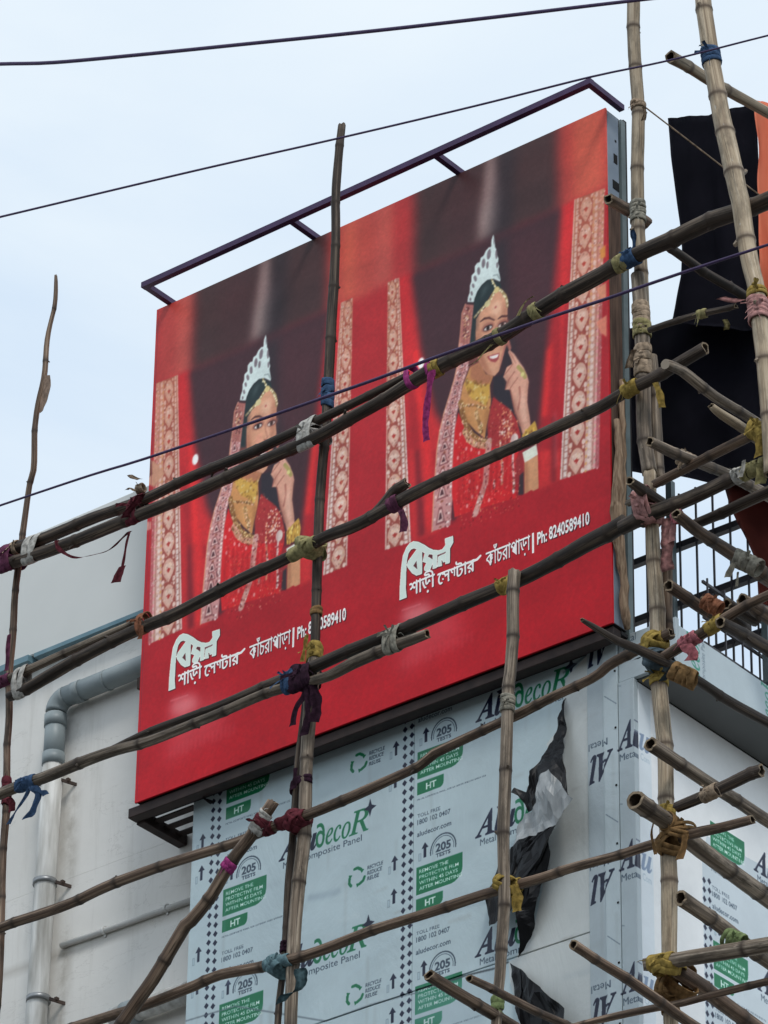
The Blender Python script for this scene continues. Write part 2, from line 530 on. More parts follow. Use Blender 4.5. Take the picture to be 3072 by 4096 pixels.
def lace(pts_l, pts_r, n, col=LACE):
    """strip of lace between a left and a right edge given as point lists from top to bottom"""
    cv.poly(pts_l+pts_r[::-1], col)
    def samp(ps, t):
        f = t*(len(ps)-1); i = min(len(ps)-2, int(f)); u = f-i
        return np.array(ps[i][:2])*(1-u)+np.array(ps[i+1][:2])*u
    for k in range(n):
        t = (k+.5)/n
        a, b = samp(pts_l, t), samp(pts_r, t)
        w = np.linalg.norm(b-a)
        m = a*.58+b*.42
        h_ = np.linalg.norm(samp(pts_l, min(1, t+.5/n))-samp(pts_l, max(0, t-.5/n)))*.46
        tri_ = lambda k_, c_: cv.poly([(m[0]-w*.24*k_, m[1]-h_*.7*k_), (m[0]+w*.24*k_, m[1]-h_*.7*k_), (m[0]+w*.08*k_, m[1]+h_*k_), (m[0]-w*.08*k_, m[1]+h_*k_)], c_)
        tri_(1, (134, 70, 72)); tri_(.74, (220, 182, 174)); tri_(.40, (78, 40, 46))
        cv.disc(m[0], m[1]-h_*1.02, w*.07, w*.05, (150, 80, 60))
        for j in range(3):
            q = samp(pts_l, min(1, t+j*.33/n))*.14+samp(pts_r, min(1, t+j*.33/n))*.86
            cv.disc(q[0], q[1], w*.055, w*.06, (236, 216, 210)); cv.disc(q[0]-w*.13, q[1]+.004, w*.04, w*.05, (110, 56, 60))
        q = a*.88+b*.12
        cv.disc(q[0], q[1], w*.06, w*.07, (226, 190, 180))
    cv.stroke(pts_l, .008, (214, 150, 120), .9)
    lo_, hi_ = pts_l[-1][1], pts_l[0][1]
    for k in range(420):
        t = rnd.random(); a, b = samp(pts_l, t), samp(pts_r, t); q = a+(b-a)*rnd.random()
        cv.disc(q[0], q[1], .004, .005, rnd.choice([(236, 214, 206), (120, 60, 62), (214, 150, 130)]), .7, n=6)

def half(dx):
    def o(ps): return [(p[0]+dx, p[1]) for p in ps]
    top = BH
    # ---- backdrop: smeared top, dark panel, red drapes
    xl = [(1.8008,2.6877)][0][0]+dx; xr = [(2.7445,2.4584)][0][0]+dx; yt = [(2.2738,2.5454)][0][1]
    bl = max(0.0, xl-.42); br = min(BW, xr+.30)
    for i, c in ((0, (186, 70, 62)), (1, (196, 92, 78)), (2, (178, 52, 52))):
        cv.quad(bl+.02+i*.13, yt, bl+.17+i*.13, top, c, .75, .03)
    cv.quad(xr+.02, yt, br, top, (208, 96, 72), .85, .03)
    cv.quad(xr-.02, yt, xr+.10, top, (180, 60, 54), .8, .03)
    cv.quad(xl, yt-.02, xr, top+.1, (70, 46, 46), 1, .035)
    cv.quad(xl+.20, yt-.02, xl+.42, top+.1, (74, 44, 46), .7, .05)
    xc = [(2.3080,2.6726)][0][0]+dx
    for w, y0, a in ((.10, -.01, .42), (.065, .03, .5), (.035, .10, .5)):
        cv.poly([(xc-.02, top), (xc+.02, top), (xc+w*.75, yt+.22), (xc+w*.3, yt+y0), (xc-w, yt+y0), (xc-w*.8, yt+.2)], (172, 142, 136), a, .028)
    cv.disc(xc-.015, yt+.13, .050, .11, (186, 158, 148), .55, .03)
    cv.poly([(xc-.04, yt-.05), (xc+.14, yt-.05), (xc+.16, top), (xc+.05, top)], (40, 36, 42), .6, .035)
    cv.poly(o([(1.7020,2.5481),(1.7975,2.5464),(1.8631,2.0318),(1.9849,1.6162),(2.0063,1.3736),(1.7910,1.4560),(1.7596,1.9804)]+[(2.0084,1.1045),(1.9908,0.8985),(1.8027,0.9039)]), (196, 40, 44), 1, .012)
    cv.poly(o([(2.7549,2.5475),(2.8605,2.5584),(2.7727,1.8480),(2.7428,1.0918),(2.5981,1.1471),(2.6477,1.5817)]+[(2.6068,1.0030),(2.6063,0.9068),(2.7460,0.9198)]), (206, 44, 46), 1, .012)
    cv.poly(o([(1.7824,2.5432),(2.7616,2.5493),(2.7030,2.0409),(2.6477,1.5817),(2.5981,1.1471),(2.0839,1.3439),(1.9457,1.6315),(1.8531,2.0358)]), (66, 38, 44), 1, .022)
    cv.poly(o([(2.3327,2.4923),(2.4109,2.5063),(2.4202,2.1389),(2.4581,1.7931),(2.4290,1.5330),(2.3621,1.8316)]), (38, 38, 44), .7, .03)
    cv.poly(o([(2.4303,2.4512),(2.6918,2.4809),(2.6407,1.9931),(2.5441,1.7586),(2.4491,2.0716)]), (78, 42, 48), .6, .05)
    for q, c, a in (([(1.8205,1.4448),(1.8500,1.4335),(1.8944,0.9163),(1.8461,0.9163)], (110, 22, 34), .8), ([(1.8034,2.0558),(1.8333,2.0438),(1.9088,1.4109),(1.8598,1.4297)], (232, 44, 44), .8),
                    ([(1.8783,1.5313),(1.9177,1.4980),(1.9328,0.9375),(1.9039,0.9304)], (222, 40, 42), .7), ([(2.6900,1.3028),(2.7162,1.2976),(2.7185,0.9171),(2.6820,0.9210)], (120, 26, 36), .8),
                    ([(2.6611,1.7159),(2.7038,1.7494),(2.6638,1.3229),(2.6270,1.3273)], (236, 48, 46), .7), ([(2.7059,1.3314),(2.7138,1.3283),(2.7191,0.9952),(2.7113,0.9981)], (230, 140, 140), .6)):
        cv.poly(o(q), c, a, .012)
    # ---- lower dark folds behind the figure
    cv.poly(o([(2.0567,1.1465),(2.1805,1.1000),(2.1329,0.9741),(2.0582,0.9177)], ), (60, 38, 46), .95, .012)
    # ---- veil, hair, crown
    lace(o([(2.1431,2.2042),(2.1214,2.1558),(2.1111,2.0302),(2.1032,1.9714)]+[(2.0913,1.8416),(2.0716,1.7674),(2.0394,1.6778),(2.0073,1.5935),(1.9809,1.4972),(1.9628,1.3828),(1.9532,1.2355)]+[(1.9455,1.1280),(1.9358,0.9169)]),
         o([(2.1991,2.1760),(2.1939,2.1106),(2.1768,2.0088),(2.1727,1.9537)]+[(2.1667,1.8039),(2.1290,1.7242),(2.1159,1.6478),(2.0892,1.5515),(2.0818,1.4380),(2.0728,1.3156),(2.0661,1.1929)]+[(2.0754,1.1683),(2.0531,0.9108)]), 20)
    cv.poly(o([(2.1431,2.2042),(2.1991,2.1760),(2.1939,2.1054),(2.1795,2.0077),(2.1727,1.9434),(2.1059,1.9806),(2.1214,2.1558)]), (160, 92, 82), .75)
    for k in range(60):
        p = o([(2.1491,2.0925)])[0]
        cv.disc(p[0]+rnd.uniform(-.02, .02), p[1]+rnd.uniform(-.10, .09), .006, .006, rnd.choice([(226, 200, 180), (96, 48, 48), (200, 150, 110)]), .8, n=7)
    cv.poly(o([(2.3099,2.2919),(2.3698,2.2410),(2.3780,2.2012),(2.4105,2.1411),(2.3481,2.2136),(2.3072,2.1992),(2.2528,2.1281),(2.2202,2.0895),(2.2096,1.9904),(2.2046,1.8586),(2.1664,1.8739),(2.1795,2.0077),(2.1901,2.1122),(2.2023,2.2216),(2.2306,2.2725),(2.2688,2.2985)]), (36, 48, 50))
    cv.poly(o([(2.1663,1.9151),(2.2099,1.8976),(2.2428,1.8024),(2.2863,1.7034),(2.2972,1.6381),(2.1835,1.6931),(2.1670,1.7507)]), (112, 62, 56), 1, .006)
    # ---- face
    cv.poly(o([(2.3481,2.2084),(2.3834,2.1834),(2.4078,2.1423),(2.4170,2.0971),(2.4147,2.0361),(2.4114,1.9705),(2.4189,1.9058),(2.4049,1.8603),(2.3897,1.7948),(2.3752,1.7496),(2.3601,1.7072),(2.3321,1.6893),(2.2889,1.7166),(2.2537,1.7674),(2.2292,1.8232),(2.2154,1.8954),(2.2096,1.9904),(2.2126,2.0823),(2.2419,2.1169),(2.2746,2.1321),(2.3073,2.1680)]), SKIN)
    cv.poly(o([(2.4168,1.9067),(2.4398,1.8156),(2.4263,1.8005),(2.4102,1.8479),(2.3897,1.7948),(2.3752,1.7496),(2.3601,1.7072),(2.3698,1.7721),(2.3941,1.8544)]), (184, 110, 96), .9, .004)
    cv.poly(o([(2.2151,1.9882),(2.2426,1.8845),(2.2753,1.7894),(2.3240,1.7088),(2.2889,1.7166),(2.2428,1.7922),(2.2154,1.8954)]), (176, 112, 84), .8, .008)
    cv.disc(*o([(2.2968,1.9141)])[0], .026, .035, (226, 150, 126), .6, .01)
    cv.disc(*o([(2.3508,2.1087)])[0], .03, .04, (226, 172, 140), .7, .012)
    L_ = lambda ps: [(p[0]+1.53, p[1]) for p in ps]
    for e, b_ in (([(0.7595,1.9988)], [(0.7104,2.0566),(0.7358,2.0654),(0.7660,2.0583),(0.8012,2.0291)]), ([(0.8523,1.9814)], [(0.8252,2.0276),(0.8480,2.0342),(0.8782,2.0224)])):
        e, b_ = o(L_(e)), o(L_(b_))
        cv.disc(e[0][0], e[0][1]+.004, .042, .026, (150, 88, 78), .85, .006)
        cv.disc(e[0][0], e[0][1], .030, .017, (44, 26, 28)); cv.disc(e[0][0], e[0][1]-.002, .026, .011, (224, 208, 200)); cv.disc(e[0][0], e[0][1]-.001, .011, .012, (34, 20, 22))
        cv.stroke(b_, [.006, .012, .012, .006][:len(b_)], (58, 34, 34))
    cv.stroke(o(L_([(0.8068,1.9897),(0.8142,1.9482),(0.8276,1.9044),(0.8144,1.8910)])), [.006, .009, .012, .01], (176, 108, 88), .9)
    cv.stroke(o(L_([(0.8057,1.8974),(0.8216,1.8797),(0.8384,1.8848)])), .008, (140, 74, 66), .9)
    cv.disc(*o(L_([(0.8089,2.1054)]))[0], .007, .008, (150, 20, 30))
    cv.poly(o([(2.2833,1.8271),(2.3077,1.8251),(2.3320,1.8230),(2.3644,1.8177),(2.3574,1.7822),(2.3375,1.7697),(2.3104,1.7856),(2.2942,1.8049)]), (164, 72, 72))
    cv.poly(o([(2.2969,1.8207),(2.3293,1.8164),(2.3596,1.8120),(2.3498,1.7944),(2.3239,1.7966),(2.3050,1.8072)]), (238, 224, 216))
    # ---- crown
    crown = [(2.3233,2.5635),(2.3321,2.5292),(2.3354,2.4793),(2.3431,2.4624),(2.3518,2.4146),(2.3579,2.3974),(2.3540,2.3729),(2.3617,2.3487),(2.3573,2.3286),(2.3704,2.2668),(2.3671,2.2505),(2.3235,2.2863),(2.2853,2.2959),(2.2481,2.2799),(2.2197,2.2509),(2.2012,2.2116),(2.1980,2.1942),(2.1562,2.2124),(2.1594,2.2403),(2.1703,2.2661),(2.1712,2.3075),(2.1810,2.3307),(2.1820,2.3670),(2.2028,2.3783),(2.2027,2.4151),(2.2191,2.4292),(2.2356,2.4276),(2.2411,2.4516),(2.2603,2.4567),(2.2740,2.4810),(2.2959,2.4949),(2.3091,2.4904),(2.3112,2.5327)]
    cv.poly(o([(p[0]+.004, p[1]-.005) for p in crown]), (30, 30, 34), .7)
    cv.poly(o(crown), (206, 217, 212))
    for (x, y, rx, ry, sh) in ((630, 345, 24, 62, 10), (566, 450, 22, 55, 6), (510, 540, 20, 45, 0), (470, 628, 20, 34, -4), (446, 712, 16, 26, -4), (428, 800, 14, 26, -3), (412, 870, 12, 20, 0),
                              (716, 345, 14, 55, 0), (724, 470, 12, 36, 0), (612, 470, 16, 44, 4), (690, 190, 6, 40, 0)):
        c = o([(1.9393,2.7860),(1.9955,2.7621),(1.9398,2.7323)])
        ux = ((c[1][0]-c[0][0])/100, (c[1][1]-c[0][1])/100); uy = ((c[2][0]-c[0][0])/100, (c[2][1]-c[0][1])/100)
        pts = []
        for k in range(12):
            a = 2*math.pi*k/12
            X_ = x+rx*math.cos(a)*.92-sh*math.sin(a); Y_ = y+ry*math.sin(a)*1.0
            pts.append((c[0][0]+ux[0]*X_+uy[0]*Y_, c[0][1]+ux[1]*X_+uy[1]*Y_))
        cv.poly(pts, (112, 98, 104), .9)
    cv.stroke(o([(2.3235,2.3071),(2.3508,2.3010),(2.3644,2.2693)]), .008, (150, 160, 158))
    for jw, w in (([(2.2038,2.1004),(2.2365,2.1244),(2.2746,2.1477),(2.3018,2.1703),(2.3290,2.2058),(2.3481,2.2188),(2.3780,2.1882),(2.4024,2.1497),(2.4116,2.1148),(2.4137,2.0778)], .016), ([(2.3126,2.2856),(2.3290,2.2527),(2.3410,2.2259)], .010)):
        jw = o(jw)
        cv.stroke(jw, w, (164, 140, 96))
        for a, b in zip(jw[:-1], jw[1:]):
            for t in (.2, .7): cv.disc(a[0]+(b[0]-a[0])*t+rnd.uniform(-.006, .006), a[1]+(b[1]-a[1])*t+rnd.uniform(-.01, .004), .007, .007, (232, 220, 180), n=7)
    cv.disc(*o([(2.3454,2.2095)])[0], .018, .02, (214, 190, 130)); cv.disc(*o([(2.2855,2.1484)])[0], .02, .02, (206, 190, 140))
    # ---- neck, gold, sari
    cv.poly(o([(2.1749,1.8058),(2.2319,1.8112),(2.2754,1.7224),(2.3240,1.6929),(2.3025,1.6455),(2.3091,1.5517),(2.3027,1.4936),(2.2814,1.4113),(2.2708,1.3400),(2.2115,1.4081),(2.1573,1.4845),(2.1245,1.5530),(2.1122,1.6238),(2.1291,1.7140)]), (200, 138, 84))
    cv.poly(o([(2.1776,1.8072),(2.2319,1.8112),(2.2754,1.7224),(2.3240,1.6929),(2.2971,1.6578),(2.2323,1.6834),(2.1779,1.7406)]), (170, 106, 80), .8, .006)
    cv.poly(o([(2.0789,1.4694),(2.1000,1.5650),(2.1358,1.4676),(2.1578,1.3684),(2.2065,1.3096),(2.2870,1.2838),(2.3028,1.4734),(2.3241,1.5661),(2.3617,1.5210),(2.4259,1.4607),(2.4694,1.3735),(2.4957,1.2734),(2.4918,1.2053),(2.4704,1.1390),(2.4595,0.9949),(2.4683,0.9154),(2.2876,0.9362),(2.1597,0.9443),(2.0795,0.9469),(2.0624,1.0946),(2.0676,1.2925)]), (206, 30, 35))
    cv.poly(o([(2.3027,1.4936),(2.3241,1.5661),(2.3617,1.5210),(2.4259,1.4607),(2.4694,1.3735),(2.4957,1.2734),(2.4891,1.2063),(2.2977,1.2747),(2.2868,1.4092)]), (164, 44, 46), 1, .004)
    cv.poly(o([(2.4625,1.1420),(2.5128,1.1724),(2.5150,1.0479),(2.4886,1.0332),(2.4622,0.9841)]), (150, 40, 44), 1, .004)
    cv.poly(o([(2.4887,1.0382),(2.5161,1.0524),(2.5156,0.9174),(2.4805,0.9271)], ), (56, 40, 46), 1, .004)
    ck = o([(2.1372,1.7159),(2.1562,1.7390),(2.1997,1.7014),(2.2431,1.6690),(2.2755,1.6587),(2.2998,1.6567),(2.2983,1.5762),(2.2769,1.5315),(2.2434,1.5673),(2.1892,1.6063),(2.1592,1.6613)])
    cv.poly(ck, (204, 158, 72))
    for k in range(70):
        a, b = rnd.choice(ck), rnd.choice(ck); t = rnd.random()
        cv.disc(a[0]+(b[0]-a[0])*t, a[1]+(b[1]-a[1])*t, rnd.uniform(.004, .010), rnd.uniform(.005, .012), rnd.choice([(226, 206, 150), (150, 100, 44), (214, 168, 86), (130, 84, 40)]), .6, n=7)
    for line, w, c in (([(2.1133,1.6183),(2.1300,1.5305),(2.1520,1.4613),(2.1901,1.3912),(2.2440,1.3378),(2.2762,1.3204)], .030, (150, 104, 56)), ([(2.1413,1.4352),(2.1686,1.3743),(2.2118,1.3276),(2.2763,1.2929)], .034, (196, 132, 104)),
                       ([(2.1352,1.5894),(2.2110,1.5597),(2.2758,1.5193)], .012, (160, 108, 60)), ([(2.2166,1.5222),(2.2221,1.4846),(2.2438,1.4258),(2.2466,1.3845)], .022, (150, 106, 60))):
        line = o(line); cv.stroke(line, w, c)
        for a, b in zip(line[:-1], line[1:]):
            for k in range(14):
                t = rnd.random()
                cv.disc(a[0]+(b[0]-a[0])*t+rnd.uniform(-w, w)*.5, a[1]+(b[1]-a[1])*t+rnd.uniform(-w, w)*.5, .005, .006, rnd.choice([(236, 206, 150), (110, 70, 40), (226, 180, 160)]), .9, n=6)
    for line, w, c in (([(2.2976,1.3147),(2.2871,1.2088),(2.2767,1.0836),(2.2449,1.0015),(2.2105,0.9181)], .038, (206, 158, 146)), ([(2.4521,1.2553),(2.4466,1.1332),(2.4518,1.0571),(2.4543,0.9969),(2.4516,0.9537)], .014, (226, 206, 200)),
                       ([(2.3671,1.2880),(2.3777,1.1743),(2.3830,1.1029),(2.3777,1.0307)], .014, (222, 150, 110)), ([(2.3299,1.0734),(2.3299,1.0239)], .010, (230, 160, 150))):
        line = o(line); cv.stroke(line, w, c, .9)
        for a, b in zip(line[:-1], line[1:]):
            for k in range(9):
                t = rnd.random()
                cv.disc(a[0]+(b[0]-a[0])*t+rnd.uniform(-w, w)*.45, a[1]+(b[1]-a[1])*t, .006, .007, rnd.choice([(240, 226, 220), (120, 40, 44), (180, 120, 100)]), .9, n=6)
    for k in range(150):                                     # sequins and shoulder work
        p = o([(2.4257,1.3554)])[0]
        cv.disc(p[0]+max(-.06, min(.05, rnd.gauss(-.012, .028))), p[1]+rnd.gauss(-.01, .055), .006, .007, rnd.choice([(226, 150, 110), (236, 206, 190), (190, 90, 70), (140, 40, 40)]), .9, n=6)
    for k in range(700):                                     # gold thread and sequins all over the cloth
        a, b = [(2.0783,1.5710),(2.4908,0.8605)]
        x, y = rnd.uniform(a[0], b[0])+dx, rnd.uniform(b[1], a[1])
        t = (a[1]-y)/(a[1]-b[1])
        if x < a[0]+dx+.02+.02*t or (t < .30 and x < a[0]+dx+.22): continue
        if t < .12 and x > a[0]+dx+.30: continue
        cv.disc(x, y, rnd.uniform(.002, .005), rnd.uniform(.002, .007), rnd.choice([(226, 160, 110), (244, 196, 170), (120, 14, 22), (200, 110, 60), (90, 10, 18)]), rnd.uniform(.35, .8), n=6)
    cv.disc(*o([(2.4575,1.2632)])[0], .024, .035, (222, 218, 206))
    for q in ([(2.1143,1.4254),(2.1526,1.3252),(2.2335,1.2692),(2.0989,1.2906),(2.1850,1.3078),(2.1750,1.1219),(2.2233,1.0689),(2.1596,0.9839),(2.2981,0.9668),(2.1914,1.0264),(2.0875,1.3904)],):
        for p in o(q): cv.disc(p[0], p[1], .008, .013, (236, 150, 146), .9, n=8)
    for k in range(60):
        a = o([(2.0872,1.4359),(2.4357,0.9547)]); cv.disc(rnd.uniform(a[0][0], a[1][0]), rnd.uniform(a[1][1], a[0][1]), .004, .006, (230, 120, 110), .6, n=6)
    cv.disc(*o(L_([(0.3252,1.9573)]))[0], .022, .034, (240, 238, 232), 1, .003)
    for q, c, a, so in (([(2.3834,2.1367),(2.4170,2.0868),(2.4146,1.9332),(2.3914,1.8146),(2.3698,1.8488),(2.3807,2.0242)], (140, 80, 66), .42, .014), ([(2.2137,2.0766),(2.2396,1.9886),(2.2535,1.8699),(2.2889,1.7432),(2.2319,1.8272),(2.2097,1.9646)], (140, 82, 64), .45, .014),
                        ([(2.3073,2.1369),(2.3617,2.1275),(2.3698,2.0492),(2.3183,2.0547)], (240, 196, 166), .55, .018), ([(2.3400,1.9995),(2.3617,1.9907),(2.3698,1.8846),(2.3509,1.8871)], (238, 186, 156), .5, .010), ([(2.2970,1.7553),(2.3375,1.7544),(2.3294,1.7118),(2.3024,1.7225)], (232, 176, 142), .5, .012),
                        ([(2.2530,2.0710),(2.3291,2.0658),(2.3509,2.0208),(2.2585,2.0326)], (150, 90, 76), .30, .012), ([(2.2091,2.1460),(2.2310,2.1162),(2.2204,2.0118),(2.2041,2.0185)], (40, 36, 38), .55, .012),
                        ([(2.1133,1.6183),(2.1381,1.5451),(2.1846,1.4185),(2.1575,1.4441),(2.1246,1.5327)], (126, 76, 42), .55, .010), ([(2.1841,1.5399),(2.2355,1.5097),(2.2357,1.4289),(2.2060,1.4606)], (228, 172, 112), .55, .014), ([(2.2758,1.5142),(2.3027,1.4936),(2.2814,1.3811),(2.2654,1.3672)], (136, 84, 50), .5, .010),
                        ([(2.2525,2.2530),(2.2962,2.2715),(2.2745,2.2231),(2.2418,2.1845)], (84, 98, 98), .5, .010)):
        cv.poly(o(q), c, a, so)
    for k in range(11):                                      # folds of the sari
        a, b = [(2.0926,1.4439),(2.0899,0.9851)]; a2, b2 = [(2.4683,1.3589),(2.4463,0.9753)]
        t = (k+.5)/11
        p0 = (a[0]+(a2[0]-a[0])*t+dx, a[1]-.12*math.sin(t*3)-.10); p1 = (b[0]+(b2[0]-b[0])*t+dx, b[1]+(b2[1]-b[1])*t+.03)
        cv.stroke([p0, ((p0[0]+p1[0])/2+rnd.uniform(-.02, .02), (p0[1]+p1[1])/2), p1], .014, (128, 12, 20), .38, .007)
        cv.stroke([(p0[0]+.018, p0[1]), ((p0[0]+p1[0])/2+.018, (p0[1]+p1[1])/2), (p1[0]+.018, p1[1])], .010, (240, 84, 78), .28, .006)
    # ---- arm and hand
    cv.poly(o([(2.3240,1.6853),(2.4047,1.6813),(2.3993,1.5922),(2.4340,1.5532),(2.4578,1.4231),(2.4205,1.4628),(2.3617,1.5311),(2.3241,1.5863)]), (44, 38, 46), .95, .004)
    cv.poly(o([(2.3913,1.6713),(2.4090,1.7126),(2.4450,1.7186),(2.4397,1.7436),(2.4183,1.8006),(2.4290,1.8090),(2.4585,1.7717),(2.4905,1.7106),(2.5171,1.6670),(2.5393,1.6127),(2.5498,1.5681),(2.5432,1.5254),(2.5387,1.4517),(2.5542,1.3556),(2.5593,1.3037),(2.5854,1.2438),(2.5115,1.2663),(2.4895,1.3507),(2.4536,1.4750),(2.4324,1.5690),(2.3982,1.5805),(2.4100,1.6234),(2.3864,1.6641)]), (216, 158, 134))
    for ln_, w in (([(2.4477,1.7150),(2.4154,1.6871),(2.3940,1.6703)], .008), ([(2.4583,1.6651),(2.4207,1.6293),(2.4019,1.5835)], .009), ([(2.4796,1.6212),(2.4367,1.5825),(2.4287,1.5705)], .008), ([(2.4263,1.7999),(2.4691,1.7115)], .006), ([(2.4901,1.5614),(2.4952,1.4989),(2.4818,1.4338)], .012), ([(2.4340,1.5633),(2.4578,1.4432),(2.4948,1.3287)], .008)):
        cv.stroke(o(ln_), w, (172, 104, 90), .85)
    for q, c, a, so in (([(2.4340,1.5633),(2.4685,1.4691),(2.5133,1.3215),(2.5158,1.2682),(2.4921,1.3297),(2.4499,1.4764)], (140, 82, 70), .55, .008), ([(2.4900,1.5312),(2.5218,1.4985),(2.5372,1.3372),(2.5134,1.3464)], (240, 192, 168), .55, .012), ([(2.5382,1.6030),(2.5513,1.5574),(2.5403,1.4511),(2.5583,1.3140),(2.5477,1.3181),(2.5312,1.4546)], (150, 92, 78), .5, .007),
                        ([(2.4505,1.7800),(2.4905,1.6979),(2.5223,1.6346),(2.4903,1.6574),(2.4584,1.7310)], (238, 190, 166), .55, .009), ([(2.3993,1.6682),(2.4368,1.6381),(2.4260,1.5867),(2.4100,1.5829)], (160, 98, 82), .4, .009)):
        cv.poly(o(q), c, a, so)
    cv.stroke(o([(2.4824,1.6859),(2.5117,1.6438),(2.5265,1.6051)]), .022, (172, 152, 92)); cv.disc(*o([(2.5090,1.6297)])[0], .012, .014, (214, 200, 130))
    cv.poly(o([(2.5052,1.2698),(2.5847,1.3237),(2.5926,1.3057),(2.6029,1.2570),(2.5946,1.1956),(2.5102,1.1883)]), (196, 150, 66))
    for k in range(40):
        a = o([(2.5105,1.2677),(2.5946,1.1906)]); cv.disc(rnd.uniform(a[0][0], a[1][0]), rnd.uniform(a[1][1], a[0][1]+.02), .004, .012, rnd.choice([(240, 216, 130), (140, 90, 40), (226, 180, 80)]), .9, n=6)
    cv.poly(o([(2.5075,1.1670),(2.5946,1.1807),(2.6048,1.1175),(2.5205,1.1002)]), (222, 222, 204))
    cv.poly(o([(2.5205,1.1011),(2.6037,1.1154),(2.6079,0.9195),(2.5749,0.9162),(2.5619,0.9270),(2.5199,0.9207)]), (206, 146, 106))
    cv.poly(o([(2.5205,1.1011),(2.5416,1.1020),(2.5461,0.9231),(2.5199,0.9207)]), (176, 116, 84), .8, .006)

def lettering(dx):
    def o(ps): return [(p[0]+dx, p[1]) for p in ps]
    # ---- lettering
    WH, GR = (236, 232, 228), (205, 224, 214)
    SH = (.006, -.007, (60, 16, 24))
    parts = [o(q) for q in (
        [(1.7353,0.5930),(1.7752,0.5930),(1.7693,0.6422),(1.7712,0.7647),(1.7748,0.8078),(1.7841,0.8456),(1.8013,0.8632),(1.8222,0.8629),(1.8432,0.8495),(1.8747,0.8253),(1.8848,0.8565),(1.8498,0.8852),(1.8182,0.9015),(1.7939,0.8993),(1.7732,0.8814),(1.7528,0.8412),(1.7432,0.7748),(1.7360,0.6668)],
        [(1.8498,0.8852),(1.8848,0.8565),(1.9163,0.8260),(1.9442,0.8048),(1.9789,0.7890),(2.0030,0.7865),(2.0253,0.8052),(2.0215,0.8429),(2.0681,0.8401),(2.0700,0.8046),(2.0496,0.7774),(2.0480,0.7559),(2.0239,0.7640),(1.9652,0.7718),(1.8957,0.8050),(1.8747,0.8253),(1.8432,0.8495)],
        [(1.8432,0.8495),(1.8719,0.8279),(1.8727,0.6965),(1.8415,0.6967),(1.8135,0.7210),(1.7834,0.7666),(1.7797,0.7806),(1.7882,0.7997),(1.8157,0.8246)],
        [(1.8940,0.8088),(1.8806,0.7631),(1.9050,0.7473),(1.8914,0.7244),(1.8916,0.7086),(1.9072,0.6966),(1.9245,0.6983),(1.9414,0.7316),(1.9460,0.7583),(1.9412,0.7537),(1.9238,0.7679),(1.9082,0.7768),(1.9173,0.7940)],
        [(1.9426,0.7895),(1.9693,0.7782),(1.9676,0.6969),(1.9452,0.6981)],
        [(1.9792,0.7525),(1.9964,0.7583),(2.0239,0.7552),(2.0243,0.7126),(2.0105,0.7128),(2.0042,0.7293),(1.9949,0.7279),(1.9996,0.6963),(1.9745,0.7001)],
        [(2.0238,0.7678),(2.0490,0.7650),(2.0484,0.6959),(2.0261,0.6971)])]
    for q in parts: cv.poly([(p[0]+.007, p[1]-.008) for p in q], SH[2])
    for q in parts:
        cv.stroke([(p[0]+.003, p[1]-.003) for p in q+q[:1]], .013, SH[2])
    for q in parts: cv.stroke(q+q[:1], .007, (236, 234, 222))
    for q in parts: cv.poly(q, (208, 220, 210))
    cv.poly(o([(1.8388,0.7814),(1.8439,0.7315),(1.8193,0.7594)]), (92, 40, 44)); cv.poly(o([(1.9116,0.7803),(1.9236,0.7847),(1.9417,0.7782),(1.9412,0.7537),(1.9290,0.7660)]), (92, 40, 44))
    cv.poly(o([(1.9705,0.7652),(2.0256,0.7672),(2.0239,0.7599),(1.9964,0.7583),(1.9757,0.7570)]), (92, 40, 44), .8)
    def line(s, p0, p1, h, col, bold=0.0, dil=.0):
        d = (p1[0]-p0[0], p1[1]-p0[1])
        kw = dict(fit=math.hypot(*d), rot=math.atan2(d[1], d[0]), bold=bold)
        cv.text(s, p0[0]+dx+.006, p0[1]-.007, h, SH[2], **kw)
        if dil:
            for i, j in ((-1, 0), (1, 0), (0, 1), (0, -1)): cv.text(s, p0[0]+dx+.004+i*dil*1.3, p0[1]-.004+j*dil*1.3, h, SH[2], **kw)
            for i, j in ((-1, 0), (1, 0), (0, 1), (0, -1)): cv.text(s, p0[0]+dx+i*dil, p0[1]+j*dil, h, col, **kw)
        cv.text(s, p0[0]+dx, p0[1], h, col, **kw)
    line('শাড়ী', *[(1.7970,0.5908),(1.9565,0.5932)], .079, WH, 0, .0022)
    line('েস', *[(1.9754,0.5898),(2.0553,0.5909)], .072, WH, 0, .0022)
    line('ণ', *[(2.0600,0.6071),(2.0894,0.6071)], .052, WH, 0, .0022)
    line('ট', *[(2.0875,0.5915),(2.1387,0.5919)], .070, WH, 0, .0022)
    line('ার', *[(2.1387,0.5916),(2.2088,0.5925)], .072, WH, 0, .0022)
    cv.stroke(o([(2.0590,0.6497),(2.1343,0.6523),(2.1991,0.6492),(2.2229,0.6499),(2.2440,0.6632)]), [.012, .012, .014, .016, .014], WH)
    line('কাঁচরাপাড়া', *[(2.2786,0.5872),(2.5533,0.5879)], .088, WH, 0, .0010)
    b0 = o([(2.5644,0.6813),(2.5772,0.5605)])
    cv.quad(b0[0][0], b0[1][1], b0[1][0], b0[0][1]-.005, WH)
    line('Ph:', *[(2.5961,0.6000),(2.6570,0.5996)], .066, WH, .03)
    line('8240589410', *[(2.6690,0.6031),(2.9161,0.6025)], .068, WH, .03)
    # ---- the pale mirrored ghost of the lettering that is printed below it
    cv.poly(o([(1.7497,0.5281),(1.8985,0.5206),(1.9566,0.4307),(1.8329,0.3964),(1.7555,0.4496)]), (232, 160, 160), .62, .03)
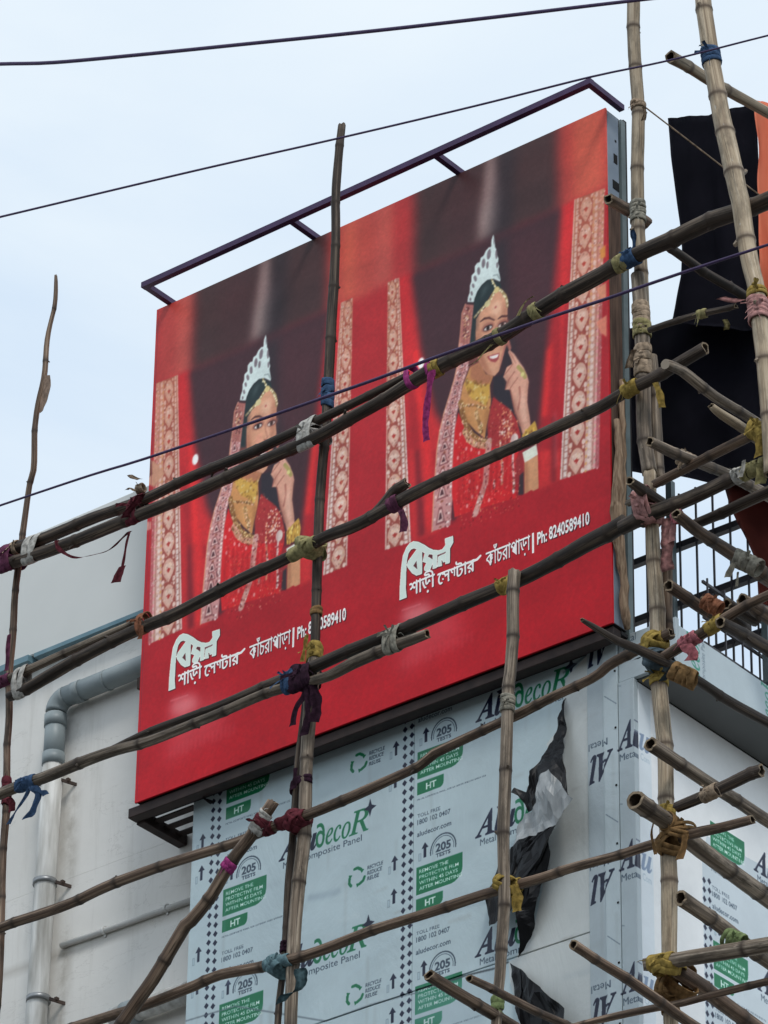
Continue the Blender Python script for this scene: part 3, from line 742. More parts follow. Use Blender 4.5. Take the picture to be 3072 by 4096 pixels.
    cv.poly(o([(1.7448,0.5316),(1.8697,0.5256),(1.8718,0.5162),(1.7469,0.5204)]), (226, 140, 142), .35, .004)
    cv.poly(o([(1.7358,0.4826),(2.0895,0.4355),(2.1472,0.2263),(1.9585,0.2236),(1.7500,0.1498)]), (214, 100, 104), .42, .06)
    for k in range(16):
        x = [(1.7561,0.4060),(2.1846,0.2560)]; t = k/15
        px_ = x[0][0]+(x[1][0]-x[0][0])*t+dx; y0 = [(1.7585,0.2327),(2.1850,0.1450)][0][1]
        cv.quad(px_, y0-.03-.03*rnd.random(), px_+.012, y0+.02, (214, 96, 102), .22, .008)

# drapes, figures and lettering of the two printed halves, then the borders that overlap them
half(-1.53)
half(0.0)
border([(0.0193,2.5578)][0], [(0.1753,2.5521)][0], [(0.2788,0.9334)][0], [(0.0447,0.9217)][0], 10, True, 1.0, 1)
border([(1.3097,2.5558)][0], [(1.3916,2.5527)][0], [(1.3878,0.9166)][0], [(1.2294,0.9149)][0], 11, False, .66, 2)
border([(1.6262,2.5558)][0], [(1.7029,2.5515)][0], [(1.8017,0.9043)][0], [(1.6343,0.9194)][0], 11, True, .66, 3)
border([(2.8439,2.5575)][0], [(3.0371,2.5459)][0], [(2.9784,0.9015)][0], [(2.7394,0.9187)][0], 10, False, 1.0, 4)
for q, c in (([(-0.0415,2.0891),(0.0262,2.0633),(0.1110,1.9528),(0.0347,1.8958),(-0.0480,1.9582)], (196, 140, 112)), ([(-0.0291,2.1080),(0.0070,2.0942),(0.0217,1.9788),(-0.0258,1.9576)], (120, 70, 56)), ([(-0.0213,1.6991),(0.0279,1.6809),(0.0303,1.6337),(-0.0136,1.6344)], (206, 140, 126)),
             ([(2.9813,1.9535),(3.0356,1.9693),(3.0365,1.8730),(2.9973,1.8870)], (214, 140, 108)), ([(2.9731,1.7557),(3.0372,1.7729),(3.0364,1.6415),(3.0001,1.6799)], (220, 130, 104)), ([(3.0013,2.1811),(3.0367,2.1993),(3.0356,2.1227),(3.0040,2.1250)], (206, 130, 60))):
    cv.poly(q, c, .95, .003)
# the enlarged photograph is soft and mottled, the lettering on it is sharp
rs_ = np.random.RandomState(5)
for ch in range(3): cv.a[:, :, ch] = blur(cv.a[:, :, ch], 3.0)
def mottle(step, amount):
    n = rs_.rand(cv.h//step+2, cv.w//step+2).astype(np.float32)
    n = blur(np.kron(n, np.ones((step, step), np.float32))[:cv.h, :cv.w], step*.6)
    n = (n-n.mean())/n.std()
    cv.a *= (1+amount*n)[:, :, None]
mottle(60, .014); mottle(9, .012); mottle(4, .010)
lettering(-1.53)
lettering(0.0)
cv.quad(.012, .012, .016, BH-.012, (120, 40, 60), .6)
IMG_BILL = cv.image('billboard_print')
M_BILL = print_mat('billboard_flex', IMG_BILL, 1.36, 0.45, 0.22, relief=0.012, relief_scale=2.2)

# ================================================================ the film printed on the cladding sheets
FX0, FX1, FZ0, FZ1 = -14.40, -11.30, 10.20, 13.10
fc = Canvas(FX0, FX1, FZ0, FZ1, 330, (186, 203, 207))
NAVY, GRN, GREY = (12, 18, 46), (10, 112, 70), (52, 68, 84)
BARE = (205, 209, 206)
PER = .638

def diamonds(c, x, z0, z1, d=.0245, off=.010):
    n = int((z1-z0)/.050)
    for i in range(n):
        for j, s in ((0, -1), (1, 1)):
            cx, cz = x+s*.0215, z0+i*.050+j*off
            c.poly([(cx-d*.62, cz), (cx, cz+d*.72), (cx+d*.62, cz), (cx, cz-d*.72)], NAVY)

def arrow(c, x, z, h=.082):
    c.quad(x-.008, z, x+.008, z+h*.72, NAVY)
    c.poly([(x-.021, z+h*.62), (x+.021, z+h*.62), (x, z+h)], NAVY)
    c.quad(x-.040, z-.012, x-.024, z+.030, (138, 156, 166)); c.quad(x-.037, z-.008, x-.027, z+.026, (172, 192, 199))

def cell(c, x, z, part=1.0):
    """one repeat of the printed column, x, z the top left corner of the green notice"""
    r = .075
    g = [(x, z), (x+.285, z), (x+.285, z-.150+r)]+[(x+.285-r+r*math.cos(a), z-.150+r-r*math.sin(a)) for a in (.3, .6, .9, 1.2, 1.5)]+[(x, z-.150)]
    c.poly(g, GRN)
    for i, s in enumerate(('REMOVE THE', 'PROTECTIVE FILM', 'WITHIN 45 DAYS', 'AFTER MOUNTING')):
        c.text(s, x+.018, z-.036-.031*i, .019, (214, 234, 224), sx=1.12, bold=.012)
    r = .03
    g = [(x, z-.172), (x+.165, z-.172), (x+.165, z-.240+r)]+[(x+.165-r+r*math.cos(a), z-.240+r-r*math.sin(a)) for a in (.4, .8, 1.2)]+[(x, z-.240)]
    c.poly(g, GRN)
    c.text('HT', x+.055, z-.223, .034, (214, 234, 224), bold=.03)
    c.text('METAL COMPOSITE PANEL FOR EXTERIOR AND INTERIOR USE', x+.002, z-.270, .010, GREY, fit=.425)
    c.text('TOLL FREE', x+.003, z-.365, .019, GREY, sx=1.1)
    c.text('1800 102 0407', x+.003, z-.404, .026, GREY, fit=.205, bold=.01)
    c.text('aludecor.com', x+.002, z-.470, .027, GREY, fit=.212, bold=.012)
    arrow(c, x+.052, z-.595)
    cx, cz = x+.165, z-.583
    for k in range(18):
        a0, a1 = math.pi*(-.05+1.1*k/18), math.pi*(-.05+1.1*(k+1)/18)
        for R_, w in ((.078, .007), (.066, .003)):
            c.stroke([(cx+R_*math.cos(a0), cz+R_*math.sin(a0)*1.05), (cx+R_*math.cos(a1), cz+R_*math.sin(a1)*1.05)], w, GREY)
    c.text('205', cx-.047, cz-.006, .042, GREY, fit=.094, bold=.035)
    c.text('TESTS', cx-.045, cz-.036, .020, GREY, fit=.09, bold=.03)

def star(c, x, z, r, col):
    c.poly([(x+r*(1 if k % 2 == 0 else .38)*math.sin(k*math.pi/4)*(.8), z+r*(1 if k % 2 == 0 else .38)*math.cos(k*math.pi/4)) for k in range(8)], col)

def logo(c, x, z, k=1.0, sx=1.0, rot=0.0, only=None):
    kw = dict(rot=rot, sx=sx)
    cr, sr = math.cos(rot), math.sin(rot)
    P_ = lambda a, b: (x+a*cr-b*sr, z+a*sr+b*cr)
    c.text('\U0001D468\U0001D48D\U0001D496', *P_(0, 0), .132*k, NAVY, fit=.246*k*sx, rot=rot, bold=.012)
    c.text('Metal', *P_(.030*k*sx, -.050*k), .036*k, GREY, fit=.094*k*sx, rot=rot)
    if only is None:
        c.text('∂\U0001D452\U0001D450\U0001D45C', *P_(.238*k, 0), .122*k, GRN, fit=.225*k, rot=rot, bold=.012)
        c.text('\U0001D445', *P_(.452*k, 0), .125*k, GRN, fit=.125*k, rot=rot, bold=.012)
        c.text('Composite Panel', *P_(.140*k, -.050*k), .036*k, GREY, fit=.395*k, rot=rot)
        star(c, *P_(.585*k, .118*k), .050*k, NAVY)

def recycle(c, x, z):
    for k in range(3):
        a = math.pi/2+k*2*math.pi/3
        ux, uz = math.cos(a), math.sin(a); vx, vz = -uz, ux
        f = lambda u, v: (x+.050*(ux*u+vx*v), z+.050*(uz*u+vz*v))
        c.stroke([f(.98, .30), f(1.02, -.1), f(.72, -.55)], .016, GRN)
        c.poly([f(.86, -.36), f(.30, -.62), f(.62, -.95)], GRN)
    for i, s in enumerate(('RECYCLE', 'REDUCE', 'REUSE')):
        c.text(s, x+.066, z+.022-.030*i, .020, GREY, fit=(.098, .092, .074)[i], shear=.15, bold=.02)

# the sheet of film behind the lower left end, its own right-hand column
for k in range(-2, 4):
    z = 12.70+PER*k
    arrow(fc, -14.312, z, .085); arrow(fc, -14.312, z-.18, .085)
diamonds(fc, -14.226, 10.25, 13.10, off=-.014)
for k in range(-2, 3):
    z1, z2 = 12.418+PER*k, 12.156+PER*k
    cell(fc, -14.161, z1)
    logo(fc, -14.161+.362, z1+.048)
    recycle(fc, -14.161+.869, z1-.196)
    arrow(fc, -14.161+1.108, z1-.232); arrow(fc, -14.161+1.106, z1-.412)
    cell(fc, -12.915, z2)
    logo(fc, -12.915+.362, z2+.048)
diamonds(fc, -12.975, 10.25, 13.10, off=.006)
# film torn off the right-hand sheet: bare coated metal
fc.poly([(-12.0044,12.8873),(-12.0129,12.7940),(-12.0312,12.6524),(-12.1193,12.5778),(-12.0540,12.4185),(-12.0924,12.3453),(-12.0554,12.2481),(-12.0939,12.1330),(-12.1507,12.1086),(-12.1477,11.8132),(-12.2002,11.6211),(-12.3084,11.4920)]+[(-12.3507,11.4821),(-12.3414,11.3740),(-12.2674,11.1242)]+[(FX0+2.35, 10.1), (-11.866, 10.1), (-11.866, 13.2)]+[(-11.8735,12.9875),(-11.9375,12.9380),(-11.9694,12.9234)], BARE)
# the film folded round the corner profile, one half of it upside down
fc.quad(-11.866, 10.1, FX1, 13.2, (176, 187, 191))
fc.quad(-11.768, 10.1, -11.680, 13.2, (194, 206, 209), .8, .01)
for k in range(-3, 3):
    for (x_, z_), (xm, zm), ro, w_ in (([(-11.7115,12.4120)][0], [(-11.7444,12.4833)][0], math.pi, .148), ([(-11.6859,12.3907)][0], [(-11.6749,12.3306)][0], 0.0, .128)):
        fc.text('\U0001D468\U0001D48D', x_, z_+PER*k, .145, NAVY, fit=w_, rot=ro, bold=.012)
        fc.text('Metal', xm, zm+PER*k, .038, GREY, fit=w_*.78, rot=ro)
    for q in ([(-11.7583,12.7122),(-11.6890,12.6499)], [(-11.6781,12.7429),(-11.6623,12.7375)]):
        fc.stroke([(p[0], p[1]+PER*k) for p in q], .005, (120, 136, 148))
# creases and bruises in the film
for q, w, c, a in (([(-14.4518,11.7585),(-14.0563,11.7443),(-13.4711,11.4955),(-13.1891,11.5030),(-12.9658,11.4906),(-12.8919,11.4811)], .008, (96, 108, 116), .8), ([(-12.9126,11.4986),(-12.6917,11.4885),(-12.6059,11.4883),(-12.4354,11.4740),(-12.3507,11.4838)], .010, (40, 46, 50), .9),
                   ([(-13.6043,12.2018),(-13.4785,12.1841),(-13.3920,12.1784)], .035, (150, 168, 178), .55), ([(-14.1602,11.8899),(-13.7689,11.8746)], .02, (156, 174, 182), .4), ([(-13.3339,11.6981),(-13.0077,11.8447)], .02, (190, 208, 214), .5),
                   ([(-12.9073,11.8757),(-12.6268,11.8586),(-12.4166,11.8368)], .03, (158, 176, 184), .5), ([(-12.0170,12.9360),(-11.8735,12.9875)], .012, (96, 112, 122), .7)):
    fc.stroke(q, w, c, a, .01 if w > .015 else 0.002)
fc.poly([(-12.9222,11.4931),(-12.6059,11.4800),(-12.3507,11.4755),(-12.3977,11.3493),(-12.5291,11.1986),(-12.9297,11.3124)], (160, 178, 188), .35, .02)
rq = random.Random(21)
for k in range(90):
    x, z = rq.uniform(FX0, -11.6), rq.uniform(10.9, 13.0)
    w, h = rq.uniform(.03, .22), rq.uniform(.004, .02)
    fc.poly([(x, z), (x+w, z+rq.uniform(-.03, .03)), (x+w, z+h), (x, z+h)], rq.choice([(206, 216, 218), (150, 164, 170), (140, 140, 132)]), rq.uniform(.10, .28), rq.uniform(.006, .02))
for k in range(34):
    x, z, hh = rq.uniform(FX0, -11.6), rq.uniform(11.4, 13.0), rq.uniform(.1, .5)
    fc.poly([(x, z), (x+.02, z), (x+.012, z-hh), (x+.006, z-hh)], (140, 146, 142), rq.uniform(.10, .25), .008)
IMG_FILM = fc.image('cladding_film_print')
M_FILM = print_mat('film_covered_cladding', IMG_FILM, 1.12, 0.30, 0.45, relief=0.030, relief_scale=2.2)

# film left on the side of the building, read along +Y
SY0, SY1, SZ0, SZ1 = 16.10, 18.70, 10.20, 13.10
sc_ = Canvas(SY0, SY1, SZ0, SZ1, 240, (230, 231, 230))
fx = [(16.6579,12.0040)][0]
sc_.poly([(16.6539,12.0069),(16.6984,12.1496),(17.2086,12.1826),(17.5161,12.2051),(17.4669,11.3663),(16.6490,11.0621)], (196, 206, 211))
diamonds(sc_, fx[0]+.030, 10.2, fx[1]-.04)
for k in range(-3, 1):
    zz = [(16.7124,12.1518)][0][1]+.075+PER*k
    cell(sc_, [(16.7189,12.1380)][0][0]+.01, zz+.02)
    logo(sc_, [(16.7189,12.1380)][0][0]+.37, zz-.10)
for k in range(-3, 2):
    q = [(16.1525,12.3916)][0]
    sc_.text('\U0001D496', q[0], q[1]+PER*k, .132, (74, 92, 128), fit=.085, bold=.01)
    sc_.text('Com', q[0]+.01, q[1]-.055+PER*k, .036, (150, 166, 178), fit=.07)
sc_.quad(SY0, 10.1, [(16.2487,12.3235)][0][0], 13.2, (196, 212, 222), .45)
IMG_SIDE = sc_.image('side_film_print')
M_SIDE = print_mat('side_cladding_sheet', IMG_SIDE, 1.2, 0.4, 0.4, relief=0.006, relief_scale=2.6)

# film on the overhang above, its lettering turned on end
oc = Canvas(16.10, 19.2, 12.70, 13.05, 240, (190, 203, 208))
for k in range(-1, 4):
    y = [(16.2552,12.7553)][0][0]+.62*k
    oc.text('∂\U0001D452\U0001D450\U0001D45C\U0001D445', y+.055, 12.735, .10, (60, 150, 122), fit=.27, rot=math.pi/2, bold=.01)
    oc.text('Composite Panel', y+.10, 12.74, .03, (110, 126, 138), fit=.26, rot=math.pi/2)
IMG_OVER = oc.image('overhang_film_print')
M_OVER = print_mat('overhang_film', IMG_OVER, 1.0, 0.4, 0.4, relief=0.006, relief_scale=2.6)

# ================================================================ ground
m_ground = noisy('street_asphalt', (0.06, 0.058, 0.055), (0.12, 0.115, 0.11), 3.0, 0.9, 0.2)
m_pave = noisy('pavement_concrete', (0.13, 0.125, 0.115), (0.20, 0.195, 0.18), 5.0, 0.9, 0.2)
tag(box('street', (-400, 400, -400, 14.2, -0.4, 0.0), m_ground), kind='structure')
tag(box('pavement', (-400, 400, 14.2, 400, -0.4, 0.13), m_pave), kind='structure')

# ================================================================ building
m, nt, b = new_mat('white_plaster', 0.85, 0.2)
tc = nd(nt, 'ShaderNodeTexCoord')
n1 = nd(nt, 'ShaderNodeTexNoise', Scale=0.9, Detail=6, Roughness=0.6); nt.links.new(tc.outputs['Object'], n1.inputs['Vector'])
r1 = ramp(nt, [(0.32, (0.70, 0.68, 0.635)), (0.66, (0.80, 0.785, 0.745))]); nt.links.new(n1.outputs['Fac'], r1.inputs['Fac'])
mp = nd(nt, 'ShaderNodeMapping', Scale=(5.0, 5.0, 0.45)); nt.links.new(tc.outputs['Object'], mp.inputs['Vector'])   # rain streaks
n2 = nd(nt, 'ShaderNodeTexNoise', Scale=1.6, Detail=5, Roughness=0.7); nt.links.new(mp.outputs[0], n2.inputs['Vector'])
r2 = ramp(nt, [(0.52, (0, 0, 0)), (0.80, (0.55, 0.55, 0.55))]); nt.links.new(n2.outputs['Fac'], r2.inputs['Fac'])
c1 = mixc(nt, r1.outputs['Color'], (0.47, 0.45, 0.40), r2.outputs['Color'])
n3 = nd(nt, 'ShaderNodeTexNoise', Scale=1.25, Detail=9, Roughness=0.62, Distortion=0.7)                        # hair cracks
mp3 = nd(nt, 'ShaderNodeMapping', Scale=(0.8, 1.0, 2.4)); nt.links.new(tc.outputs['Object'], mp3.inputs['Vector']); nt.links.new(mp3.outputs[0], n3.inputs['Vector'])
s3 = nd(nt, 'ShaderNodeMath', operation='SUBTRACT'); s3.inputs[1].default_value = 0.475; nt.links.new(n3.outputs['Fac'], s3.inputs[0])
a3 = nd(nt, 'ShaderNodeMath', operation='ABSOLUTE'); nt.links.new(s3.outputs[0], a3.inputs[0])
r3 = ramp(nt, [(0.0008, (0.26, 0.26, 0.26)), (0.0030, (0, 0, 0))]); nt.links.new(a3.outputs[0], r3.inputs['Fac'])
c2 = mixc(nt, c1, (0.27, 0.245, 0.21), r3.outputs['Color'])
# grime beside the downpipe, under the conduit and along one ragged crack
sx = nd(nt, 'ShaderNodeSeparateXYZ'); nt.links.new(tc.outputs['Object'], sx.inputs[0])
wob = nd(nt, 'ShaderNodeTexNoise', Scale=3.2, Detail=8, Roughness=0.7); nt.links.new(tc.outputs['Object'], wob.inputs['Vector'])
def math_(op, a, b_=None):
    q = nd(nt, 'ShaderNodeMath', operation=op)
    for i, v in enumerate((a, b_)):
        if v is None: continue
        if isinstance(v, (int, float)): q.inputs[i].default_value = v
        else: nt.links.new(v, q.inputs[i])
    return q.outputs[0]
def band(val, centre, half, wobble):
    d = math_('ABSOLUTE', math_('SUBTRACT', math_('ADD', val, math_('MULTIPLY', math_('SUBTRACT', wob.outputs['Fac'], .5), wobble)), centre))
    mr_ = nd(nt, 'ShaderNodeMapRange', clamp=True); mr_.inputs[1].default_value = half; mr_.inputs[2].default_value = 0.0
    nt.links.new(d, mr_.inputs[0]); return mr_.outputs[0]
spk = nd(nt, 'ShaderNodeMapRange', clamp=True); spk.inputs[1].default_value = .45; spk.inputs[2].default_value = .68
nt.links.new(wob.outputs['Fac'], spk.inputs[0])
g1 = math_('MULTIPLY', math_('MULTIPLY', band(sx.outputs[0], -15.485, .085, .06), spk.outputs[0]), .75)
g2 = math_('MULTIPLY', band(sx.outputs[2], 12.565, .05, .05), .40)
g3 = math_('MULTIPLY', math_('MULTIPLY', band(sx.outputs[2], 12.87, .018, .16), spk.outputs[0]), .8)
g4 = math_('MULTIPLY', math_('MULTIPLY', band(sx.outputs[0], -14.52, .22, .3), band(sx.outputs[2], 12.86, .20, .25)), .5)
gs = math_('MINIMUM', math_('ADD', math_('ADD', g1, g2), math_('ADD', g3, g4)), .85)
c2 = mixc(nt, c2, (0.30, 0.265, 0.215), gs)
nt.links.new(c2, b.inputs['Base Color'])
n4 = nd(nt, 'ShaderNodeTexNoise', Scale=14, Detail=6); nt.links.new(tc.outputs['Object'], n4.inputs['Vector'])
bump(nt, b, n4.outputs['Fac'], 0.25, 0.006)
m_plaster = m
m_band = noisy('parapet_paint', (0.61, 0.625, 0.60), (0.71, 0.72, 0.695), 1.2, 0.8, 0.2, bstr=0.1)
m_teal = noisy('teal_drip_edge', (0.10, 0.20, 0.25), (0.17, 0.28, 0.32), 8, 0.5, 0.4)
m_black = noisy('dark_recess', (0.012, 0.012, 0.013), (0.03, 0.03, 0.03), 6, 0.8, 0.1)
m_soffit = noisy('soffit_sheet', (0.10, 0.105, 0.105), (0.14, 0.145, 0.145), 1.6, 0.6, 0.3, bstr=0.05)
m_roof = noisy('roof_concrete', (0.30, 0.29, 0.27), (0.42, 0.41, 0.39), 3, 0.9, 0.2)

bld = empty('building', (-14.0, 16.4, 0.0), 'white plastered building with its right corner clad in film-covered metal sheets', 'building')
WY = 16.40
box('wall', (-24, -11.66, WY, 24, 0.0, 13.00), m_plaster, bld)
box('roof_slab', (-13.2, -11.62, WY+.05, 24, 13.001, 13.03), m_roof, bld)
box('upper_wall', (-24, -13.2, WY, 17.9, 13.001, 15.10), m_plaster, bld)
box('parapet', (-24, -13.2, WY-.078, WY-.002, 14.425, 15.215), m_band, bld, .006)
box('parapet_trim', (-24, -15.785, WY-.10, WY-.003, 14.385, 14.422), m_teal, bld)
box('parapet_trim', (-15.75, -13.2, WY-.09, WY-.003, 14.397, 14.422), m_teal, bld)
box('cladding_backing', (-14.360, -11.62, 16.165, WY-.004, 9.0, 12.995), m_black, bld)
box('cladding_return', (-14.384, -14.364, 16.16, WY-.003, 9.0, 13.018), m_soffit, bld)

def sheet(name, x0, x1, z0, z1, y, t=.022, parent=bld):
    bm = bmesh.new()
    add_box(bm, x0, x1, y, y+t, z0, z1, bev=.0025)
    me = bpy.data.meshes.new(name); bm.to_mesh(me); bm.free()
    uv_from(me, lambda c: ((c.x-FX0)/(FX1-FX0), (c.z-FZ0)/(FZ1-FZ0)))
    return link(name, me, M_FILM, parent)
ZJ = 11.498
for z0, z1 in ((ZJ+.0025, 13.018), (9.0, ZJ-.0025)):
    sheet('cladding_sheet', -14.384, -12.9405, z0, z1, 16.130)
    sheet('cladding_sheet', -12.9365, -11.8690, z0, z1, 16.1285)
sheet('corner_sheet', -11.8665, -11.7690, 9.0, 13.016, 16.1180, .034)
cs1 = sheet('corner_sheet', -11.7682, -11.6825, 9.0, 13.016, 16.1120, .034)
sheet('corner_sheet', -11.6785, -11.5870, 9.0, 12.760, 16.1140, .034)
for k in range(9):                                             # screws and slits of the corner profile
    z = 10.35+.31*k
    bar('screw', (-11.694, 16.108, z), (-11.694, 16.116, z), .009, .009, m_black, cs1)
def yz_sheet(name, mat, X, t, y0, y1, z0, z1, U):
    bm = bmesh.new()
    add_box(bm, X-t, X, y0, y1, z0, z1, bev=.0025)
    me = bpy.data.meshes.new(name); bm.to_mesh(me); bm.free()
    uv_from(me, lambda c: ((c.y-U[0])/(U[1]-U[0]), (c.z-U[2])/(U[3]-U[2])))
    return link(name, me, mat, bld)
SU = (SY0, SY1, SZ0, SZ1)
yz_sheet('side_sheet', M_SIDE, -11.587, .022, 16.150, 16.332, 9.0, 12.752, SU)
yz_sheet('side_sheet', M_SIDE, -11.590, .022, 16.336, 17.70, 9.0, 12.752, SU)
yz_sheet('side_sheet', M_SIDE, -11.588, .022, 17.704, 23.9, 9.0, 12.752, SU)
box('overhang_backing', (-11.615, -11.362, 16.172, 23.9, 12.768, 12.955), m_black, bld)
box('soffit', (-11.586, -11.340, 16.15, 23.9, 12.755, 12.767), m_soffit, bld)
OU = (16.10, 19.2, 12.70, 13.05)
yz_sheet('overhang_sheet', M_OVER, -11.337, .022, 16.150, 17.42, 12.752, 12.975, OU)
yz_sheet('overhang_sheet', M_OVER, -11.337, .022, 17.424, 23.9, 12.752, 12.975, OU)
sheet('overhang_front_sheet', -11.6785, -11.337, 12.764, 13.012, 16.122, .026)
box('overhang_top', (-11.615, -11.345, 16.15, 23.9, 12.957, 12.972), m_soffit, bld)

# ---- drainpipes
m_pvc = noisy('grey_pvc_pipe', (0.23, 0.27, 0.28), (0.31, 0.355, 0.36), 5, 0.45, 0.4, bstr=0.03)
m_pvcw = noisy('whitewashed_pipe', (0.36, 0.35, 0.32), (0.74, 0.74, 0.71), 3.6, 0.8, 0.2, stretch=(6, 6, .8), bstr=0.1)
m_clamp = noisy('zinc_pipe_clamp', (0.24, 0.25, 0.26), (0.36, 0.37, 0.37), 12, 0.4, 0.5, metal=0.6)
m_iron = noisy('rusty_iron', (0.035, 0.025, 0.022), (0.085, 0.055, 0.042), 14, 0.75, 0.3)
PY = WY-.075
pr = .057
top_z, px_ = 14.075, -15.575
dp = empty('drainpipe', (px_, PY, 0), 'thick grey and whitewashed drainpipe running down the wall from an elbow', 'drainpipe')
def pipe(name, pts, r, mat, parent, sides=20):
    return link(name, tube_mesh(name, [(*p, r) for p in pts], sides), mat, parent)
arc = [(px_+.075-.075*math.cos(a), PY, top_z-.075+.075*math.sin(a)) for a in np.linspace(0, math.pi/2, 7)]
pipe('elbow', arc, pr*1.03, m_pvc, dp)
pipe('crosswise_pipe', [(px_+.07, PY, top_z), (px_+.4, PY, top_z+.002), (px_+1.9, PY, top_z+.01)], pr, m_pvc, dp)
pipe('upper_pipe', [(px_, PY, top_z-.09), (px_, PY, 13.69)], pr, m_pvc, dp)
pipe('lower_pipe', [(px_, PY, 13.72), (px_-.01, PY, 13.0), (px_-.02, PY, 12.3), (px_-.02, PY, 10.0), (px_-.02, PY, .15)], pr*1.0, m_pvcw, dp)
for z, rr in ((top_z-.13, 1.09), (13.71, 1.09)):
    pipe('collar', [(px_, PY, z+.035), (px_, PY, z-.035)], pr*rr, m_pvc, dp)
for x, w, k in ((px_+.13, .06, 1.07), (px_+.36, .014, 1.05)):
    pipe('collar', [(x, PY, top_z), (x+w, PY, top_z)], pr*k, m_pvc, dp)
for z in (13.585, 12.975, 12.295):
    k = pipe('clamp', [(px_-.012, PY, z+.014), (px_-.012, PY, z-.014)], pr*1.16, m_clamp, dp)
    bm = bmesh.new()
    add_bar(bm, (px_+.045, PY+.01, z-.004), (px_+.115, WY+.01, z-.03), .008, .018)
    add_bar(bm, (px_+.085, PY+.025, z-.016), (px_+.102, PY+.025, z-.016), .022, .016)
    bmesh.ops.recalc_face_normals(bm, faces=bm.faces)
    from_bm('clamp_lug', bm, m_iron, k)
bm = bmesh.new()
add_bar(bm, (px_+.62, WY+.01, top_z-.085), (px_+.62, PY-.02, top_z-.085), .02, .02)
add_bar(bm, (px_+.62, PY-.02, top_z-.085), (px_+.62, PY-.02, top_z-.15), .02, .02, up=(0, 1, 0))
bmesh.ops.recalc_face_normals(bm, faces=bm.faces)
from_bm('pipe_hook', bm, m_iron, dp)

cp = empty('conduit_pipe', (-15.5, WY-.02, 12.6), 'thin painted conduit pipe crossing the plaster wall below the billboard', 'conduit')
m_cond = noisy('painted_conduit', (0.46, 0.445, 0.41), (0.60, 0.59, 0.56), 6, 0.7, 0.2)
CYp = WY-.016
pipe('pipe', [(-15.50, CYp, 12.605), (-15.1, CYp, 12.600), (-14.37, CYp, 12.595)], .0165, m_cond, cp, 12)
for x in (-15.20, -14.77):
    k = pipe('clip', [(x-.007, CYp, 12.602), (x+.007, CYp, 12.602)], .022, m_pvcw, cp, 10)
    bar('clip_strap', (x, CYp+.006, 12.63), (x, CYp+.012, 12.57), .012, .012, m_pvcw, k, up=(0, 1, 0))
lp = empty('waste_pipe', (-14.9, PY, 12.0), 'short length of fat grey pipe low on the wall beside the cladding', 'pipe')
pipe('pipe', [(-15.05, PY, 12.035), (-14.37, PY, 12.035)], .056, m_pvcw, lp)
pipe('collar', [(-14.97, PY, 12.035), (-14.89, PY, 12.035)], .064, m_pvc, lp)

# ---- roof railing
m_rail = noisy('dark_painted_steel', (0.030, 0.028, 0.034), (0.060, 0.055, 0.062), 10, 0.5, 0.4)
m_post = noisy('grey_green_steel', (0.10, 0.135, 0.14), (0.16, 0.195, 0.20), 10, 0.5, 0.4)
rl = empty('roof_railing', (-12.0, 17.0, 13.03), 'dark steel railing with thin upright bars on the roof terrace behind the hoarding', 'railing')
for z, h in ((13.36, .028), (13.69, .036), (14.03, .036), (14.30, .028)):
    bar('rail', (-13.15, 17.0, z), (-11.36, 17.0, z), .035, h, m_rail, rl)
for k in range(16):
    x = -12.94+.1035*k
    bar('upright_bar', (x, 16.98, 13.03), (x, 16.98, 14.33), .009, .009, m_rail, rl)
for x in (-12.62, -11.94, -11.38):
    bar('post', (x, 16.955, 13.03), (x, 16.955, 14.40), .035, .035, m_post, rl)
gr = empty('roof_edge_grille', (-11.45, 17.5, 13.03), 'low dark steel grille of square bars along the side edge of the roof', 'grille')
for z in (13.075, 13.22, 13.42):
    bar('rail', (-11.44, 16.50, z), (-11.44, 20.6, z), .012, .014, m_rail, gr)
for k in range(28):
    y = 16.52+.145*k
    bar('upright_bar', (-11.425, y, 12.972), (-11.425, y, 13.44), .008, .008, m_rail, gr)

# ================================================================ billboard
m_frame = noisy('black_steel_frame', (0.012, 0.011, 0.012), (0.030, 0.026, 0.026), 10, 0.6, 0.3)
m_rust = noisy('brown_primer_steel', (0.020, 0.013, 0.012), (0.045, 0.028, 0.024), 12, 0.65, 0.3)
m_arm = noisy('violet_fringed_steel', (0.040, 0.018, 0.062), (0.066, 0.032, 0.095), 9, 0.55, 0.35)  # violet is lens fringing against the bright sky, put into the steel colour
m_chan = noisy('grey_blue_channel', (0.17, 0.215, 0.27), (0.25, 0.30, 0.36), 6, 0.5, 0.4)
m_ply = noisy('brown_plywood', (0.045, 0.028, 0.022), (0.13, 0.082, 0.058), 7, 0.8, 0.2, stretch=(8, 8, .8))
m_stick = noisy('split_timber', (0.12, 0.070, 0.042), (0.40, 0.285, 0.19), 9, 0.85, 0.15, stretch=(10, 10, 1.0))
bb = empty('billboard', (-13.13, 16.0, 13.0), 'big square red billboard of a sari shop showing the same bride twice', 'billboard')
BX0, BX1, BZ0, BZ1 = -14.655, -11.607, 13.008, 16.054
bm = bmesh.new()
add_box(bm, BX0, BX1, 15.980, 15.992, BZ0, BZ1)
me = bpy.data.meshes.new('printed_flex'); bm.to_mesh(me); bm.free()
uv_from(me, lambda c: ((c.x-BX0)/BW, (c.z-BZ0)/BH))
link('printed_flex', me, M_BILL, bb)
for nm, b_ in (('frame_rail', (BX0+.004, BX1-.004, 15.994, 16.10, BZ1-.05, BZ1-.004)), ('frame_rail', (BX0+.004, BX1-.004, 15.994, 16.10, BZ0+.004, BZ0+.05)),
               ('frame_stile', (BX0+.004, BX0+.05, 15.994, 16.10, BZ0+.052, BZ1-.052))):
    box(nm, b_, m_frame, bb)
